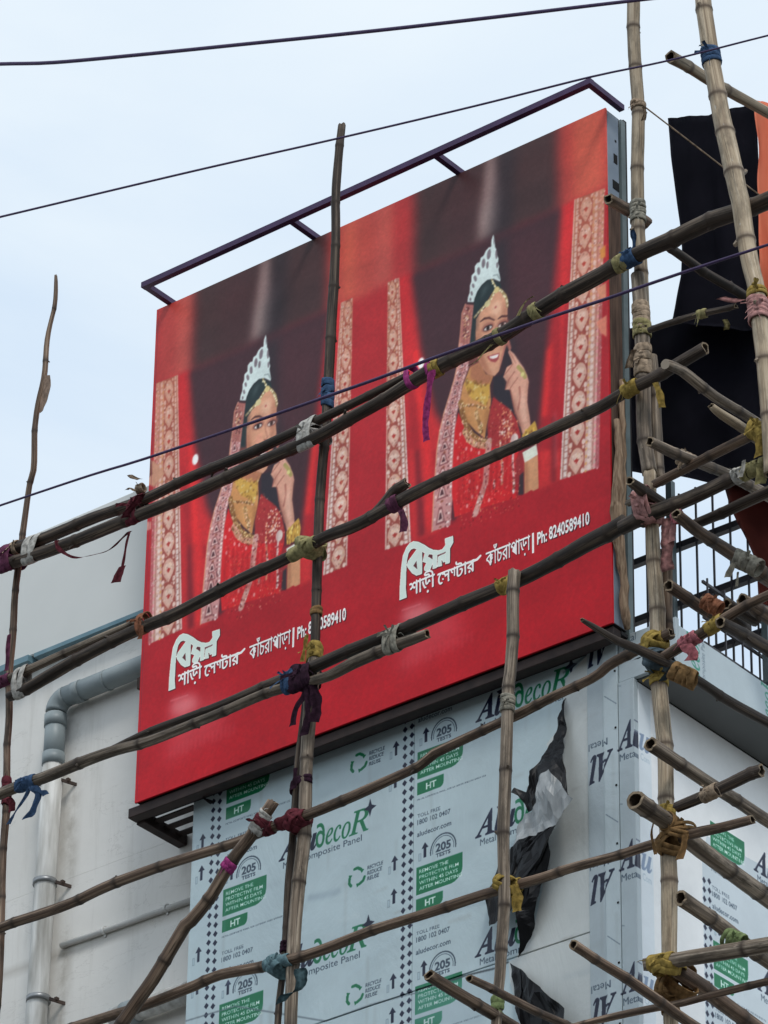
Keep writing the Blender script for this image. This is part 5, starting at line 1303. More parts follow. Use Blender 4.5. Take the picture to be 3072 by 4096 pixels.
UP, HZ, PL, BR = 'upright scaffold bamboos', 'horizontal scaffold bamboos', 'bamboos projecting from the scaffold', 'braces and spare bamboos'
POLES = [
 # uprights
 ('thin crooked upright bamboo against the sky at the far left', 'mid', [(-14.6707,15.2000,15.8637,0.0080),(-14.6703,15.2000,15.8237,0.0107),(-14.6762,15.2000,15.7147,0.0127),(-14.7015,15.2000,15.5901,0.0120),(-14.7181,15.2000,15.4673,0.0146),(-14.7166,15.2000,15.2524,0.0158),(-14.7467,15.2000,15.0940,0.0158),(-14.7607,15.2000,14.9538,0.0158),(-14.7638,15.2000,14.6893,0.0170),(-14.7905,15.2000,14.6133,0.0157),(-14.8042,15.2000,14.2787,0.0168),(-14.8241,15.2000,14.1133,0.0181),(-14.8386,15.2000,13.9470,0.0180),(-14.8322,15.2000,13.7120,0.0192),(-14.8418,15.2000,13.4850,0.0191),(-14.8236,15.2000,13.2332,0.0190),(-14.8265,15.2000,13.0604,0.0190),(-14.8238,15.2000,12.9948,0.0189),(-14.8170,15.2000,12.6499,0.0200),(-14.8092,15.2000,12.2681,0.0174),(-14.7903,15.2000,11.9305,0.0172),(-14.7870,15.2000,11.6432,0.0171),(-14.7930,15.2000,11.4425,0.0171)], UP, True, True, True),
 ('tall upright bamboo crossing the middle of the billboard, splintered tip above its top edge', 'dark', [(-12.7124,15.2000,15.9877,0.0205),(-12.7320,15.2000,15.6151,0.0229),(-12.7324,15.2000,15.2738,0.0240),(-12.7536,15.2000,14.8615,0.0263),(-12.7650,15.2000,14.3268,0.0260),(-12.7901,15.2000,13.9842,0.0246),(-12.8001,15.2000,13.6911,0.0245),(-12.8082,15.2000,13.3925,0.0243),(-12.8161,15.2000,12.9739,0.0241),(-12.8393,15.2000,12.7322,0.0228),(-12.8815,15.2000,12.4654,0.0203),(-12.9054,15.2000,12.3244,0.0190),(-12.9214,15.2000,11.9261,0.0189),(-12.9379,15.2000,11.7099,0.0188),(-12.9441,15.2000,11.4602,0.0175),(-12.9633,15.2000,11.1992,0.0162),(-12.9810,15.2000,10.9927,0.0162)], UP, True, True, True),
 ('stout lower upright lashed beside the middle bamboo, in front of the cladding', 'grey', [(-12.7804,15.1700,12.9105,0.0300),(-12.7946,15.1700,12.6817,0.0346),(-12.8051,15.1700,12.4946,0.0333),(-12.8147,15.1700,12.2819,0.0320),(-12.8313,15.1700,11.8854,0.0329),(-12.8544,15.1700,11.5770,0.0326),(-12.8636,15.1700,11.4243,0.0314),(-12.8691,15.1700,11.1986,0.0312),(-12.8753,15.1700,10.9514,0.0310)], UP, False, True, True),
 ('short upright bamboo with a flat top under the billboard, right of the middle one', 'grey', [(-11.4901,15.0600,12.8127,0.0301),(-11.5018,15.0600,12.6650,0.0288),(-11.5083,15.0600,12.4670,0.0287),(-11.5156,15.0600,12.2711,0.0286),(-11.5205,15.0600,12.2452,0.0286),(-11.5298,15.0600,12.0347,0.0284),(-11.5391,15.0600,11.7938,0.0283),(-11.5528,15.0600,11.4772,0.0281),(-11.5619,15.0600,11.1639,0.0278),(-11.5753,15.0600,10.9339,0.0266),(-11.5841,15.0600,10.7820,0.0254),(-11.6015,15.0600,10.5572,0.0242)], UP, True, True, True),
 ('pale straight upright bamboo rising past the top right corner of the billboard', 'pale', [(-10.8603,15.2000,16.1686,0.0309),(-10.8587,15.2000,15.9200,0.0320),(-10.8637,15.2000,15.5603,0.0317),(-10.8467,15.2000,15.2620,0.0315),(-10.8487,15.2000,14.9173,0.0312),(-10.8490,15.2000,14.6672,0.0322),(-10.8477,15.2000,14.5014,0.0321),(-10.8469,15.2000,14.3112,0.0332),(-10.8471,15.2000,14.0694,0.0330)], UP, True, False, False),
 ('upright bamboo of the corner post beside the lower right edge of the billboard', 'grey', [(-10.8402,15.1700,14.2645,0.0331),(-10.8299,15.1700,14.0809,0.0365),(-10.8242,15.1700,13.7832,0.0362),(-10.8241,15.1700,13.5940,0.0361),(-10.8239,15.1700,13.4105,0.0359),(-10.8155,15.1700,13.2637,0.0358),(-10.8066,15.1700,13.1461,0.0357)], UP, False, True, False),
 ('thinner upright bound to the right of the corner post', 'grey', [(-10.8285,15.2400,13.8359,0.0258),(-10.8130,15.2400,13.6684,0.0269),(-10.8055,15.2400,13.4837,0.0267),(-10.7968,15.2400,13.3631,0.0266),(-10.7865,15.2400,13.2157,0.0254),(-10.7797,15.2400,13.1134,0.0253)], UP, False, False, False),
 ('pale lower upright bamboo standing in front of the clad corner', 'pale', [(-10.7870,15.1500,13.1395,0.0299),(-10.7788,15.1500,12.9559,0.0309),(-10.7692,15.1500,12.8120,0.0319),(-10.7647,15.1500,12.6015,0.0340),(-10.7625,15.1500,12.3255,0.0360),(-10.7540,15.1500,11.9674,0.0379),(-10.7406,15.1500,11.7310,0.0366),(-10.7313,15.1500,11.5240,0.0353),(-10.7233,15.1500,11.0703,0.0360),(-10.7253,15.1500,10.7025,0.0357),(-10.7225,15.1500,10.3959,0.0332),(-10.7196,15.1500,10.2916,0.0331)], UP, True, True, True),
 ('short stump of bamboo bound behind the corner upright, below the railing', 'mid', [(-10.7506,15.2200,12.8386,0.0228),(-10.7471,15.2200,12.6628,0.0250),(-10.7444,15.2200,12.4887,0.0249),(-10.7403,15.2200,12.3498,0.0248),(-10.7361,15.2200,12.2799,0.0248)], UP, False, False, False),
 ('thick pale upright bamboo leaning at the top right, before the black banner', 'pale', [(-10.3205,15.0000,15.7742,0.0385),(-10.3074,15.0000,15.5395,0.0395),(-10.2755,15.0000,15.2426,0.0415),(-10.2380,15.0000,14.8785,0.0435),(-10.1926,15.0000,14.5851,0.0455),(-10.1470,15.0000,14.3226,0.0452),(-10.1380,15.0000,14.2925,0.0451),(-10.1147,15.0000,14.0980,0.0437),(-10.0844,15.0000,13.9026,0.0424),(-10.0533,15.0000,13.7448,0.0410),(-10.0344,15.0000,13.4505,0.0407),(-10.0205,15.0000,13.2328,0.0405),(-10.0103,15.0000,13.0188,0.0391),(-10.0122,15.0000,12.7545,0.0389)], UP, True, True, False),
 # horizontals, first lift
 ('upper bamboo of the dark pair crossing the billboard at the height of the brides', 'dark', [(-15.2051,15.1200,14.1705,0.0351),(-14.8865,15.1200,14.1669,0.0349),(-14.5701,15.1200,14.1550,0.0321),(-14.2594,15.1200,14.1615,0.0306),(-13.8505,15.1200,14.1401,0.0278),(-13.5217,15.1200,14.1523,0.0276),(-13.1952,15.1200,14.1458,0.0274),(-13.0285,15.1200,14.1523,0.0260),(-12.7385,15.1200,14.1660,0.0246),(-12.3972,15.1200,14.1856,0.0220),(-12.1788,15.1200,14.2010,0.0195)], HZ, True, True, False),
 ('lower bamboo of the dark pair, running on to the upper right past the corner', 'dark', [(-15.1787,15.1000,14.0778,0.0311),(-14.8616,15.1000,14.0793,0.0322),(-14.5457,15.1000,14.0618,0.0345),(-14.2348,15.1000,14.0491,0.0343),(-13.8278,15.1000,14.0362,0.0340),(-13.4995,15.1000,14.0371,0.0337),(-13.1749,15.1000,14.0491,0.0335),(-12.7193,15.1000,14.0568,0.0331),(-12.2537,15.1000,14.1291,0.0340),(-12.0695,15.1000,14.1589,0.0376),(-11.8820,15.1000,14.1737,0.0386),(-11.6065,15.1000,14.1925,0.0384),(-11.3341,15.1000,14.2555,0.0394),(-11.0131,15.1000,14.2965,0.0391),(-10.9423,15.1000,14.3099,0.0391),(-10.7663,15.1000,14.3306,0.0389),(-10.5285,15.1000,14.3359,0.0422),(-10.3120,15.1000,14.3334,0.0420),(-10.1364,15.1000,14.3206,0.0418),(-10.0448,15.1000,14.3195,0.0417),(-9.7540,15.1000,14.3235,0.0414)], HZ, True, True, False),
 # second lift
 ('short grey bamboo bound over the left part of the second horizontal', 'grey', [(-14.9755,15.1200,13.3981,0.0229),(-14.7980,15.1200,13.3947,0.0241),(-14.5713,15.1200,13.4019,0.0227),(-14.3670,15.1200,13.4081,0.0214),(-14.2151,15.1200,13.4146,0.0188),(-14.0141,15.1200,13.4225,0.0162),(-13.8844,15.1200,13.4264,0.0137)], HZ, True, True, False),
 ('dark bamboo of the second horizontal ending in a cut stub at the sari border', 'dark', [(-14.7490,15.1100,13.2748,0.0265),(-14.6058,15.1100,13.2898,0.0315),(-14.3027,15.1100,13.3362,0.0326),(-13.9026,15.1100,13.3720,0.0323),(-13.6060,15.1100,13.3796,0.0321),(-13.1608,15.1100,13.4198,0.0306),(-12.9345,15.1100,13.4303,0.0292),(-12.6764,15.1100,13.4640,0.0290),(-12.5567,15.1100,13.4558,0.0314),(-12.3702,15.1100,13.4701,0.0300),(-12.2579,15.1100,13.5560,0.0276),(-12.1815,15.1100,13.5837,0.0252)], HZ, True, True, False),
 ('dark bamboo crossing below the right bride and ending freely over the black banner', 'dark', [(-12.3913,15.0900,13.4609,0.0288),(-12.1904,15.0900,13.4929,0.0311),(-12.0548,15.0900,13.5037,0.0310),(-11.8701,15.0900,13.5152,0.0297),(-11.5990,15.0900,13.5210,0.0283),(-11.4211,15.0900,13.5279,0.0282),(-11.1905,15.0900,13.5387,0.0292),(-11.0159,15.0900,13.5455,0.0291),(-10.8495,15.0900,13.5797,0.0302),(-10.6989,15.0900,13.5906,0.0301),(-10.5475,15.0900,13.6172,0.0300),(-10.4070,15.0900,13.6407,0.0299)], HZ, False, True, False),
 # third lift
 ('dark bamboo across the lower billboard, under the lettering', 'dark', [(-14.0710,15.1200,12.7526,0.0111),(-13.7860,15.1200,12.7698,0.0196),(-13.5434,15.1200,12.7610,0.0219),(-13.3021,15.1200,12.7546,0.0242),(-12.9218,15.1200,12.7659,0.0300),(-12.5496,15.1200,12.7790,0.0309),(-12.1596,15.1200,12.7874,0.0330),(-11.8003,15.1200,12.7987,0.0339),(-11.4906,15.1200,12.8107,0.0348),(-11.2716,15.1200,12.8364,0.0358),(-11.1075,15.1200,12.8651,0.0391),(-10.9575,15.1200,12.8811,0.0401),(-10.8977,15.1200,12.8898,0.0401)], HZ, True, False, False),
 ('brown bamboo carrying the third horizontal on past the corner post', 'dark', [(-10.8976,15.0900,12.8540,0.0343),(-10.7141,15.0900,12.8674,0.0364),(-10.5658,15.0900,12.8681,0.0351),(-10.4201,15.0900,12.8693,0.0327),(-10.2531,15.0900,12.8793,0.0304),(-10.0234,15.0900,12.8951,0.0291),(-9.8072,15.0900,12.9045,0.0289)], HZ, False, True, False),
 ('pale bamboo bound under the third horizontal, broken off under the right lettering', 'grey', [(-15.0682,15.1000,12.7212,0.0302),(-14.7611,15.1000,12.7259,0.0300),(-14.4553,15.1000,12.7128,0.0298),(-14.1548,15.1000,12.7156,0.0296),(-13.9608,15.1000,12.7104,0.0282),(-13.7645,15.1000,12.6914,0.0268),(-13.3780,15.1000,12.6968,0.0254),(-12.9985,15.1000,12.7090,0.0252),(-12.6246,15.1000,12.6798,0.0261),(-12.5071,15.1000,12.6953,0.0296),(-12.2781,15.1000,12.7016,0.0294),(-12.1441,15.1000,12.6956,0.0270),(-12.0304,15.1000,12.6923,0.0234)], HZ, True, True, False),
 # fourth lift
 ('knotty bamboo rising across the cladding just below the billboard', 'mid', [(-15.0370,15.1300,11.9924,0.0248),(-14.7338,15.1300,11.9854,0.0246),(-14.3348,15.1300,11.9793,0.0268),(-14.0413,15.1300,11.9967,0.0266),(-13.7507,15.1300,11.9961,0.0264),(-13.4636,15.1300,11.9874,0.0251),(-13.2006,15.1300,11.9771,0.0249),(-13.0306,15.1300,11.9807,0.0260),(-12.8008,15.1300,11.9794,0.0258),(-12.6627,15.1300,11.9829,0.0257),(-12.3730,15.1300,12.0004,0.0256),(-12.0711,15.1300,12.0294,0.0231),(-12.0331,15.1300,12.0589,0.0242),(-11.6646,15.1300,12.0937,0.0229),(-11.5020,15.1300,12.1057,0.0251),(-11.3035,15.1300,12.1362,0.0227),(-11.0799,15.1300,12.1612,0.0226),(-11.0135,15.1300,12.1941,0.0248),(-10.8289,15.1300,12.2171,0.0247),(-10.6734,15.1300,12.2378,0.0247)], HZ, True, True, False),
 ('bamboo continuing the fourth horizontal to the right of the corner post', 'mid', [(-10.7081,15.0900,12.1004,0.0246),(-10.5840,15.0900,12.1241,0.0267),(-10.4401,15.0900,12.1508,0.0266),(-10.2981,15.0900,12.1878,0.0244),(-10.1559,15.0900,12.2103,0.0221),(-9.8884,15.0900,12.2357,0.0219)], HZ, True, True, False),
 # fifth lift
 ('knotty bamboo across the lower cladding, lowest on the left', 'mid', [(-14.4700,15.1300,11.2926,0.0265),(-14.1942,15.1300,11.2961,0.0263),(-14.0009,15.1300,11.2947,0.0262),(-13.7149,15.1300,11.2909,0.0260),(-13.4333,15.1300,11.2964,0.0258),(-13.2843,15.1300,11.3072,0.0257),(-13.0253,15.1300,11.2777,0.0267),(-12.8256,15.1300,11.2573,0.0266),(-12.6447,15.1300,11.2497,0.0264),(-12.3775,15.1300,11.2553,0.0251),(-12.0630,15.1300,11.2517,0.0249),(-11.8890,15.1300,11.2519,0.0259),(-11.6640,15.1300,11.2473,0.0247),(-11.3984,15.1300,11.2281,0.0234),(-11.2234,15.1300,11.2262,0.0233),(-10.9802,15.1300,11.2150,0.0231),(-10.7968,15.1300,11.2094,0.0230),(-10.5700,15.1300,11.1920,0.0240),(-10.4347,15.1300,11.1737,0.0228),(-10.2570,15.1300,11.1588,0.0216)], HZ, True, True, False),
 ('thin bamboo across the bottom right corner of the view', 'mid', [(-11.3898,15.0800,10.4301,0.0153),(-11.1656,15.0800,10.4262,0.0152),(-10.9563,15.0800,10.4128,0.0162),(-10.7416,15.0800,10.3914,0.0161),(-10.6354,15.0800,10.3761,0.0160),(-10.4671,15.0800,10.3675,0.0170),(-10.2582,15.0800,10.3536,0.0169),(-10.1725,15.0800,10.3496,0.0168),(-9.9340,15.0800,10.3401,0.0167)], HZ, True, True, False),
 ('thick mossy bamboo tied across low at the right, its cut end left of the post', 'grey', [(-10.7278,14.9800,10.5512,0.0289),(-10.6043,14.9800,10.5314,0.0331),(-10.4363,14.9800,10.5077,0.0350),(-10.2546,14.9800,10.4832,0.0348),(-10.0990,14.9800,10.4615,0.0347),(-9.8621,14.9800,10.4280,0.0344)], HZ, True, True, False),
 ('dark short bamboo across between the two upper projecting ends at the lower right', 'dark', [(-10.6244,15.0700,11.3145,0.0240),(-10.5037,15.0700,11.3201,0.0261),(-10.3877,15.0700,11.3282,0.0271),(-10.2380,15.0700,11.3373,0.0281),(-10.1563,15.0700,11.3425,0.0291)], HZ, True, True, False),
 ('weathered bamboo rising to the right in front of the black cloth', 'mid', [(-10.7323,15.1200,13.0373,0.0217),(-10.5829,15.1200,13.0507,0.0228),(-10.4359,15.1200,13.0659,0.0239),(-10.2829,15.1200,13.0850,0.0249),(-10.0909,15.1200,13.1085,0.0248),(-9.8584,15.1200,13.1354,0.0247)], HZ, True, True, False),
 ('short dark spar from the corner post to the leaning upright', 'dark', [(-10.7442,15.1200,13.8792,0.0152),(-10.6385,15.1200,13.8767,0.0163),(-10.4887,15.1200,13.8619,0.0162),(-10.3701,15.1200,13.8406,0.0150),(-10.2523,15.1200,13.8179,0.0138)], HZ, False, True, False),
 # projecting into depth
 ('projecting bamboo end with an open mouth, highest at the bottom right corner', 'grey', [(-10.6300,14.8976,11.5596,0.0328),(-10.6300,15.0868,11.5552,0.0308),(-10.6300,15.2912,11.5494,0.0299),(-10.6300,15.5506,11.5503,0.0290),(-10.6300,15.7998,11.5520,0.0292),(-10.6300,16.2187,11.5615,0.0285)], PL, True, True, False),
 ('thickest projecting bamboo end, pointing at the viewer beside the corner post', 'grey', [(-10.6600,14.8311,11.2675,0.0455),(-10.6600,14.9429,11.2588,0.0413),(-10.6600,15.0682,11.2555,0.0393),(-10.6600,15.3207,11.2198,0.0396),(-10.6600,15.5775,11.1990,0.0399),(-10.6600,15.8239,11.1806,0.0390),(-10.6600,16.2377,11.1587,0.0384)], PL, True, True, False),
 ('projecting bamboo with a brown sawn end, right of the corner post', 'grey', [(-10.5000,14.9276,10.7749,0.0353),(-10.5000,15.0540,10.7672,0.0343),(-10.5000,15.3048,10.7528,0.0335),(-10.5000,15.5081,10.7386,0.0326),(-10.5000,15.8442,10.7210,0.0330)], PL, True, True, False),
 ('projecting bamboo hanging low behind the yellow lashing at the lower right', 'mid', [(-10.6200,15.0454,10.5261,0.0342),(-10.6200,15.2374,10.5076,0.0355),(-10.6200,15.3623,10.4909,0.0356),(-10.6200,15.5518,10.4738,0.0347),(-10.6200,15.8727,10.4517,0.0351)], PL, False, True, False),
 ('slim projecting bamboo with a hollow tip in front of the bare panel', 'mid', [(-10.5650,14.2390,10.3108,0.0227),(-10.5650,14.3795,10.3034,0.0218),(-10.5650,14.6644,10.2883,0.0231),(-10.5650,14.8450,10.2748,0.0232),(-10.5650,15.0275,10.2571,0.0233),(-10.5650,15.2745,10.2467,0.0235)], PL, True, True, False),
 ('pale projecting bamboo at the bottom edge, left of the film flap', 'mid', [(-11.6100,14.6002,10.6112,0.0271),(-11.6100,14.7557,10.6003,0.0272),(-11.6100,14.9238,10.5921,0.0274),(-11.6100,15.0596,10.5862,0.0275),(-11.6100,15.2884,10.5763,0.0277)], PL, True, True, False),
 ('thinnest projecting bamboo, crossing the lower film flap', 'mid', [(-11.4000,14.6090,10.5486,0.0183),(-11.4000,14.7535,10.5574,0.0195),(-11.4000,14.8994,10.5602,0.0196),(-11.4000,15.1266,10.5666,0.0197),(-11.4000,15.3340,10.5720,0.0198)], PL, True, True, False),
 ('stubby bamboo jutting up left from the blue lashing at the top right', 'pale', [(-10.5600,15.0682,15.3688,0.0324),(-10.5600,15.2388,15.3944,0.0302),(-10.5600,15.3971,15.4120,0.0291),(-10.5600,15.5776,15.4432,0.0281),(-10.5600,15.7811,15.4868,0.0270),(-10.5600,16.1961,15.5698,0.0274)], PL, True, True, False),
 ('bamboo stub jutting from the corner post over the billboard edge', 'mid', [(-11.0300,15.1996,14.8030,0.0289),(-11.0300,15.2862,14.8094,0.0302),(-11.0300,15.3831,14.8212,0.0303),(-11.0300,15.5198,14.8378,0.0304)], PL, True, True, False),
 ('bamboo with a slanted cut end crossing right behind the black cloth, middle of the post', 'grey', [(-10.5300,14.8039,13.0371,0.0237),(-10.5300,14.9440,13.0578,0.0249),(-10.5300,15.0465,13.0791,0.0250),(-10.5300,15.3589,13.1485,0.0253),(-10.5300,15.5490,13.1741,0.0266),(-10.5300,15.7402,13.1957,0.0279),(-10.5300,16.0014,13.2251,0.0282)], PL, True, True, False),
 ('bamboo slanting down in front of the railing to the right', 'mid', [(-10.5000,14.9415,12.7027,0.0247),(-10.5000,15.0931,12.6960,0.0282),(-10.5000,15.2466,12.7035,0.0294),(-10.5000,15.5059,12.7185,0.0354),(-10.5000,15.6726,12.7199,0.0379),(-10.5000,15.9288,12.7234,0.0382)], PL, True, True, False),
 ('long brace slanting down across the black cloth from the corner post', 'grey', [(-10.4500,14.8244,13.4261,0.0239),(-10.4500,14.9584,13.4595,0.0251),(-10.4500,15.2063,13.4503,0.0253),(-10.4500,15.3850,13.4619,0.0243),(-10.4500,15.5551,13.4755,0.0233),(-10.4500,15.7920,13.4925,0.0234)], BR, False, True, False),
 ('split bamboo slanting down at the right edge beside the yellow knot', 'pale', [(-10.2500,14.8974,13.1600,0.0158),(-10.2500,14.9533,13.1532,0.0203),(-10.2500,15.0666,13.1611,0.0238),(-10.2500,15.1389,13.1622,0.0238),(-10.2500,15.3355,13.1580,0.0251),(-10.2500,15.5898,13.1561,0.0253)], BR, True, True, False),
 ('dark brace half hidden behind the top horizontal, before the banner', 'dark', [(-10.7500,15.2391,14.4450,0.0214),(-10.7500,15.3999,14.4642,0.0227),(-10.7500,15.6163,14.4785,0.0240),(-10.7500,15.8692,14.5032,0.0242),(-10.7500,16.0586,14.5195,0.0243)], BR, True, True, False),
 ('blackened thin pole running from the billboard foot down to the right', 'dark', [(-10.6900,14.4844,12.0096,0.0098),(-10.6900,14.5924,12.0193,0.0143),(-10.6900,14.7382,12.0311,0.0176),(-10.6900,14.8758,12.0502,0.0210),(-10.6900,15.0147,12.0680,0.0222),(-10.6900,15.3048,12.0969,0.0225),(-10.6900,15.4622,12.1059,0.0226),(-10.6900,15.6608,12.1061,0.0239),(-10.6900,15.9150,12.1163,0.0240),(-10.6900,16.2036,12.1265,0.0243)], BR, True, True, False),
 ('purple-brown bamboo end, left of three bundled below the railing', 'mid', [(-10.5500,14.9616,12.3572,0.0279),(-10.5500,15.0498,12.3575,0.0279),(-10.5500,15.1506,12.3565,0.0280),(-10.5500,15.3032,12.3620,0.0282)], BR, True, True, False),
 ('dark bamboo end, second of three bundled below the railing', 'dark', [(-10.5200,15.1694,12.3614,0.0303),(-10.5200,15.2406,12.3636,0.0303),(-10.5200,15.3426,12.3627,0.0304),(-10.5200,15.4972,12.3685,0.0306)], BR, True, True, False),
 ('small dark bamboo end, uppermost of the bundle below the railing', 'dark', [(-10.4500,15.2539,12.3654,0.0280),(-10.4500,15.3359,12.3691,0.0281),(-10.4500,15.4802,12.3738,0.0283)], BR, True, True, False),
 ('bamboo end pointing out at the right edge above the grille', 'mid', [(-10.3500,15.2249,12.3382,0.0291),(-10.3500,15.3152,12.3446,0.0325),(-10.3500,15.4379,12.3500,0.0349),(-10.3500,15.6893,12.3588,0.0352)], BR, True, True, False),
 ('dark stub pointing left off the corner post beside the timber batten', 'dark', [(-10.7200,14.8985,12.9322,0.0215),(-10.7200,14.9795,12.9438,0.0261),(-10.7200,15.0506,12.9490,0.0273),(-10.7200,15.1629,12.9543,0.0274)], BR, True, True, False),
 ('small round-tipped stub below the dark one on the corner post', 'grey', [(-10.8419,15.0500,12.9486,0.0160),(-10.7936,15.0500,12.9481,0.0182),(-10.7121,15.0500,12.9528,0.0182)], BR, True, True, False),
 ('dark bamboo passing low behind the bundled ends at the right edge', 'dark', [(-10.3000,14.9798,12.0916,0.0264),(-10.3000,15.1108,12.1047,0.0287),(-10.3000,15.2326,12.1132,0.0311),(-10.3000,15.3543,12.1213,0.0323),(-10.3000,15.6038,12.1390,0.0337)], BR, True, True, False),
 ('second weathered spar at the right edge over the dark red cloth', 'dark', [(-10.6581,15.3000,12.8709,0.0229),(-10.5328,15.3000,12.8808,0.0251),(-10.3865,15.3000,12.8894,0.0261),(-10.2347,15.3000,12.8956,0.0272),(-10.0608,15.3000,12.9069,0.0271)], HZ, True, True, False),
 # leaning pole
 ('leaning bamboo propped diagonally at the lower left, cloth bands round its head', 'mid', [(-12.8924,15.0300,12.0527,0.0294),(-12.9477,15.0300,11.9921,0.0294),(-13.0192,15.0300,11.9191,0.0305),(-13.1005,15.0300,11.8611,0.0306),(-13.1725,15.0300,11.8001,0.0306),(-13.2610,15.0300,11.6847,0.0306),(-13.3964,15.0300,11.5757,0.0318),(-13.4074,15.0300,11.5869,0.0318),(-13.5408,15.0300,11.4298,0.0318),(-13.6207,15.0300,11.3356,0.0329),(-13.6927,15.0300,11.2704,0.0329),(-13.7914,15.0300,11.1739,0.0329),(-13.8997,15.0300,11.0800,0.0330)], BR, True, True, False),
]
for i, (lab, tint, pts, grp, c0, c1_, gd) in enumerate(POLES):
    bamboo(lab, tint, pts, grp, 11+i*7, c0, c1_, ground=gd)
# dry leaf sheath clinging to the thin upright
crumple('leaf_sheath', [(0, [(-14.7271,15.1900,15.2552),(-14.6393,15.1600,15.1993),(-14.6220,15.1500,15.1232),(-14.6547,15.1600,15.0612),(-14.7019,15.1800,15.0175),(-14.7324,15.1900,15.0175),(-14.7337,15.1900,15.1310)])], [cloth_mat('dry_sheath', (0.30, 0.20, 0.14), .3)],
        'dry papery leaf sheath clinging to the thin upright against the sky', 'leaf sheath', 3, .008, 5)

# ================================================================ lashings
def lashing(label, col, c, axis, r, width, turns, seed, tails=(), knot=True, cat='lashing'):
    """cloth or rope wound tightly round the bamboos that pass through c: turns of a flattened band, a knot, loose ends"""
    rn = random.Random(seed)
    c = Vector(c[:3]); ax = Vector(axis).normalized()
    near = []
    for cu in CULMS:
        p, pr_, t = min(cu, key=lambda q: (q[0]-c).length_squared)
        if (p-c).length < r*1.15+.02: near.append((p, pr_, t))
    near.sort(key=lambda q: -abs(q[2].dot(ax))+(q[0]-c).length*2)
    if near:
        p0, r0, ax = near[0]
        along = [q for q in near if abs(q[2].dot(ax)) > .93 and (q[0]-p0).length < .13]
        cross = [q for q in near if abs(q[2].dot(ax)) <= .93 and (q[0]-p0).length < .16]
    else:
        p0, r0, along, cross = c, r*.8, [], []
    front = Vector((.35, -.9, .1)); front = (front-ax*front.dot(ax)).normalized()
    if len(along) > 1:
        far = max(along, key=lambda q: (q[0]-p0).length)
        sep = far[0]-p0; sep -= ax*sep.dot(ax)
        e1 = sep.normalized(); e2 = ax.cross(e1)
        ctr = p0+sep/2+ax*(c-p0).dot(ax); a1, a2 = sep.length/2+max(r0, far[1])+.004, max(r0, far[1])+.006
    else:
        e1 = front; e2 = ax.cross(e1); ctr = p0+ax*(c-p0).dot(ax); a1 = a2 = r0+.003
    loops = []
    pitch = width/max(1, turns)
    for k in range(turns):
        loops.append((ctr+ax*((k+.5)/turns-.5)*width*.95, e1*a1, e2*a2, ax, pitch*.60))
    if cross and turns > 2:
        pc, rc, tcx = cross[0]
        mid = (p0+pc)/2; dy = max(.01, (pc-p0).length/2)
        dep = Vector((.3, 1, .2)).normalized()
        for sg in (1, -1):
            dg = (ax+tcx*sg).normalized(); nb = dg.cross(dep).normalized(); dd = nb.cross(dg)
            for q in (-.5, .5):
                loops.append((mid+nb*q*pitch*.9, dg*(max(r0, rc)*1.55), dd*(dy+max(r0, rc)+.006), nb, pitch*.55))
    bm = bmesh.new()
    for k, (o_, E1, E2, ba, w0) in enumerate(loops):
        NP, NB = 26, 8
        ti = rn.uniform(-.35, .35)*w0*1.6
        rings = []
        for i in range(NP):
            a = 2*math.pi*i/NP
            w = w0*(1+.30*noise.noise(Vector((math.cos(a)*1.4, math.sin(a)*1.4, seed+k*3.3))))
            rad = (E1*math.cos(a)+E2*math.sin(a))
            n_ = rad.normalized()
            puff = 1+.07*noise.noise(Vector((math.cos(a)*1.3, math.sin(a)*1.3, seed*2.1+k*1.7)))+.01*k/len(loops)
            p = o_+ba*ti*math.sin(a+k)+rad*puff
            th = min(.0045, w*.4)
            rings.append([bm.verts.new(p+ba*w*math.cos(2*math.pi*j/NB)+n_*th*(math.sin(2*math.pi*j/NB)+.45*noise.noise(Vector((i*.5, j*1.3, seed+k))))) for j in range(NB)])
        for i in range(NP):
            for j in range(NB):
                f = bm.faces.new((rings[i][j], rings[(i+1) % NP][j], rings[(i+1) % NP][(j+1) % NB], rings[i][(j+1) % NB])); f.smooth = True
    r = max(a1, a2); lump = 1.0
    if knot:
        front = Vector((.35, -.9, .1)); front = (front-ax*front.dot(ax)).normalized()
        c = ctr
        rk = a2 if abs(e2.dot(front)) > .7 else a1
        for k in range(2):
            kc = c+front*rk+ax*rn.uniform(-.25, .25)*width+Vector((0, 0, rn.uniform(-.3, .4)*r))
            s = min(r, .045)*rn.uniform(.20, .32)
            ret = bmesh.ops.create_icosphere(bm, subdivisions=2, radius=s)
            for v in ret['verts']:
                q = v.co.normalized()
                v.co = kc+Vector((v.co.x*1.3, v.co.y*.6, v.co.z*.9))*(1+.55*noise.noise(q*2.6+Vector((seed, k, 0))))
            for f in {f for v in ret['verts'] for f in v.link_faces}: f.smooth = True
        # ruffled ends of the knot
        for k in range(rn.choice((2, 3, 4))):
            kc = c+front*rk*1.03
            d = Vector((rn.uniform(-1, 1), -.4, rn.uniform(-.6, 1))).normalized()
            sdir = d.cross(Vector((.3, 1, .2))).normalized()
            ln, w = min(r, .05)*rn.uniform(.6, 1.7), min(r, .05)*rn.uniform(.06, .22)
            pv = None
            for i in range(5):
                t = i/4
                p = kc+d*ln*t+Vector((0, 0, -.25*ln*t*t))
                ww = w*(.6+.7*t); q = (bm.verts.new(p-sdir*ww+Vector((0, .004*(i % 2), 0))), bm.verts.new(p+sdir*ww-Vector((0, .004*(i % 2), 0))))
                if pv: bm.faces.new((pv[0], pv[1], q[1], q[0]))
                pv = q
    fdir = Vector((.35, -.9, 0))
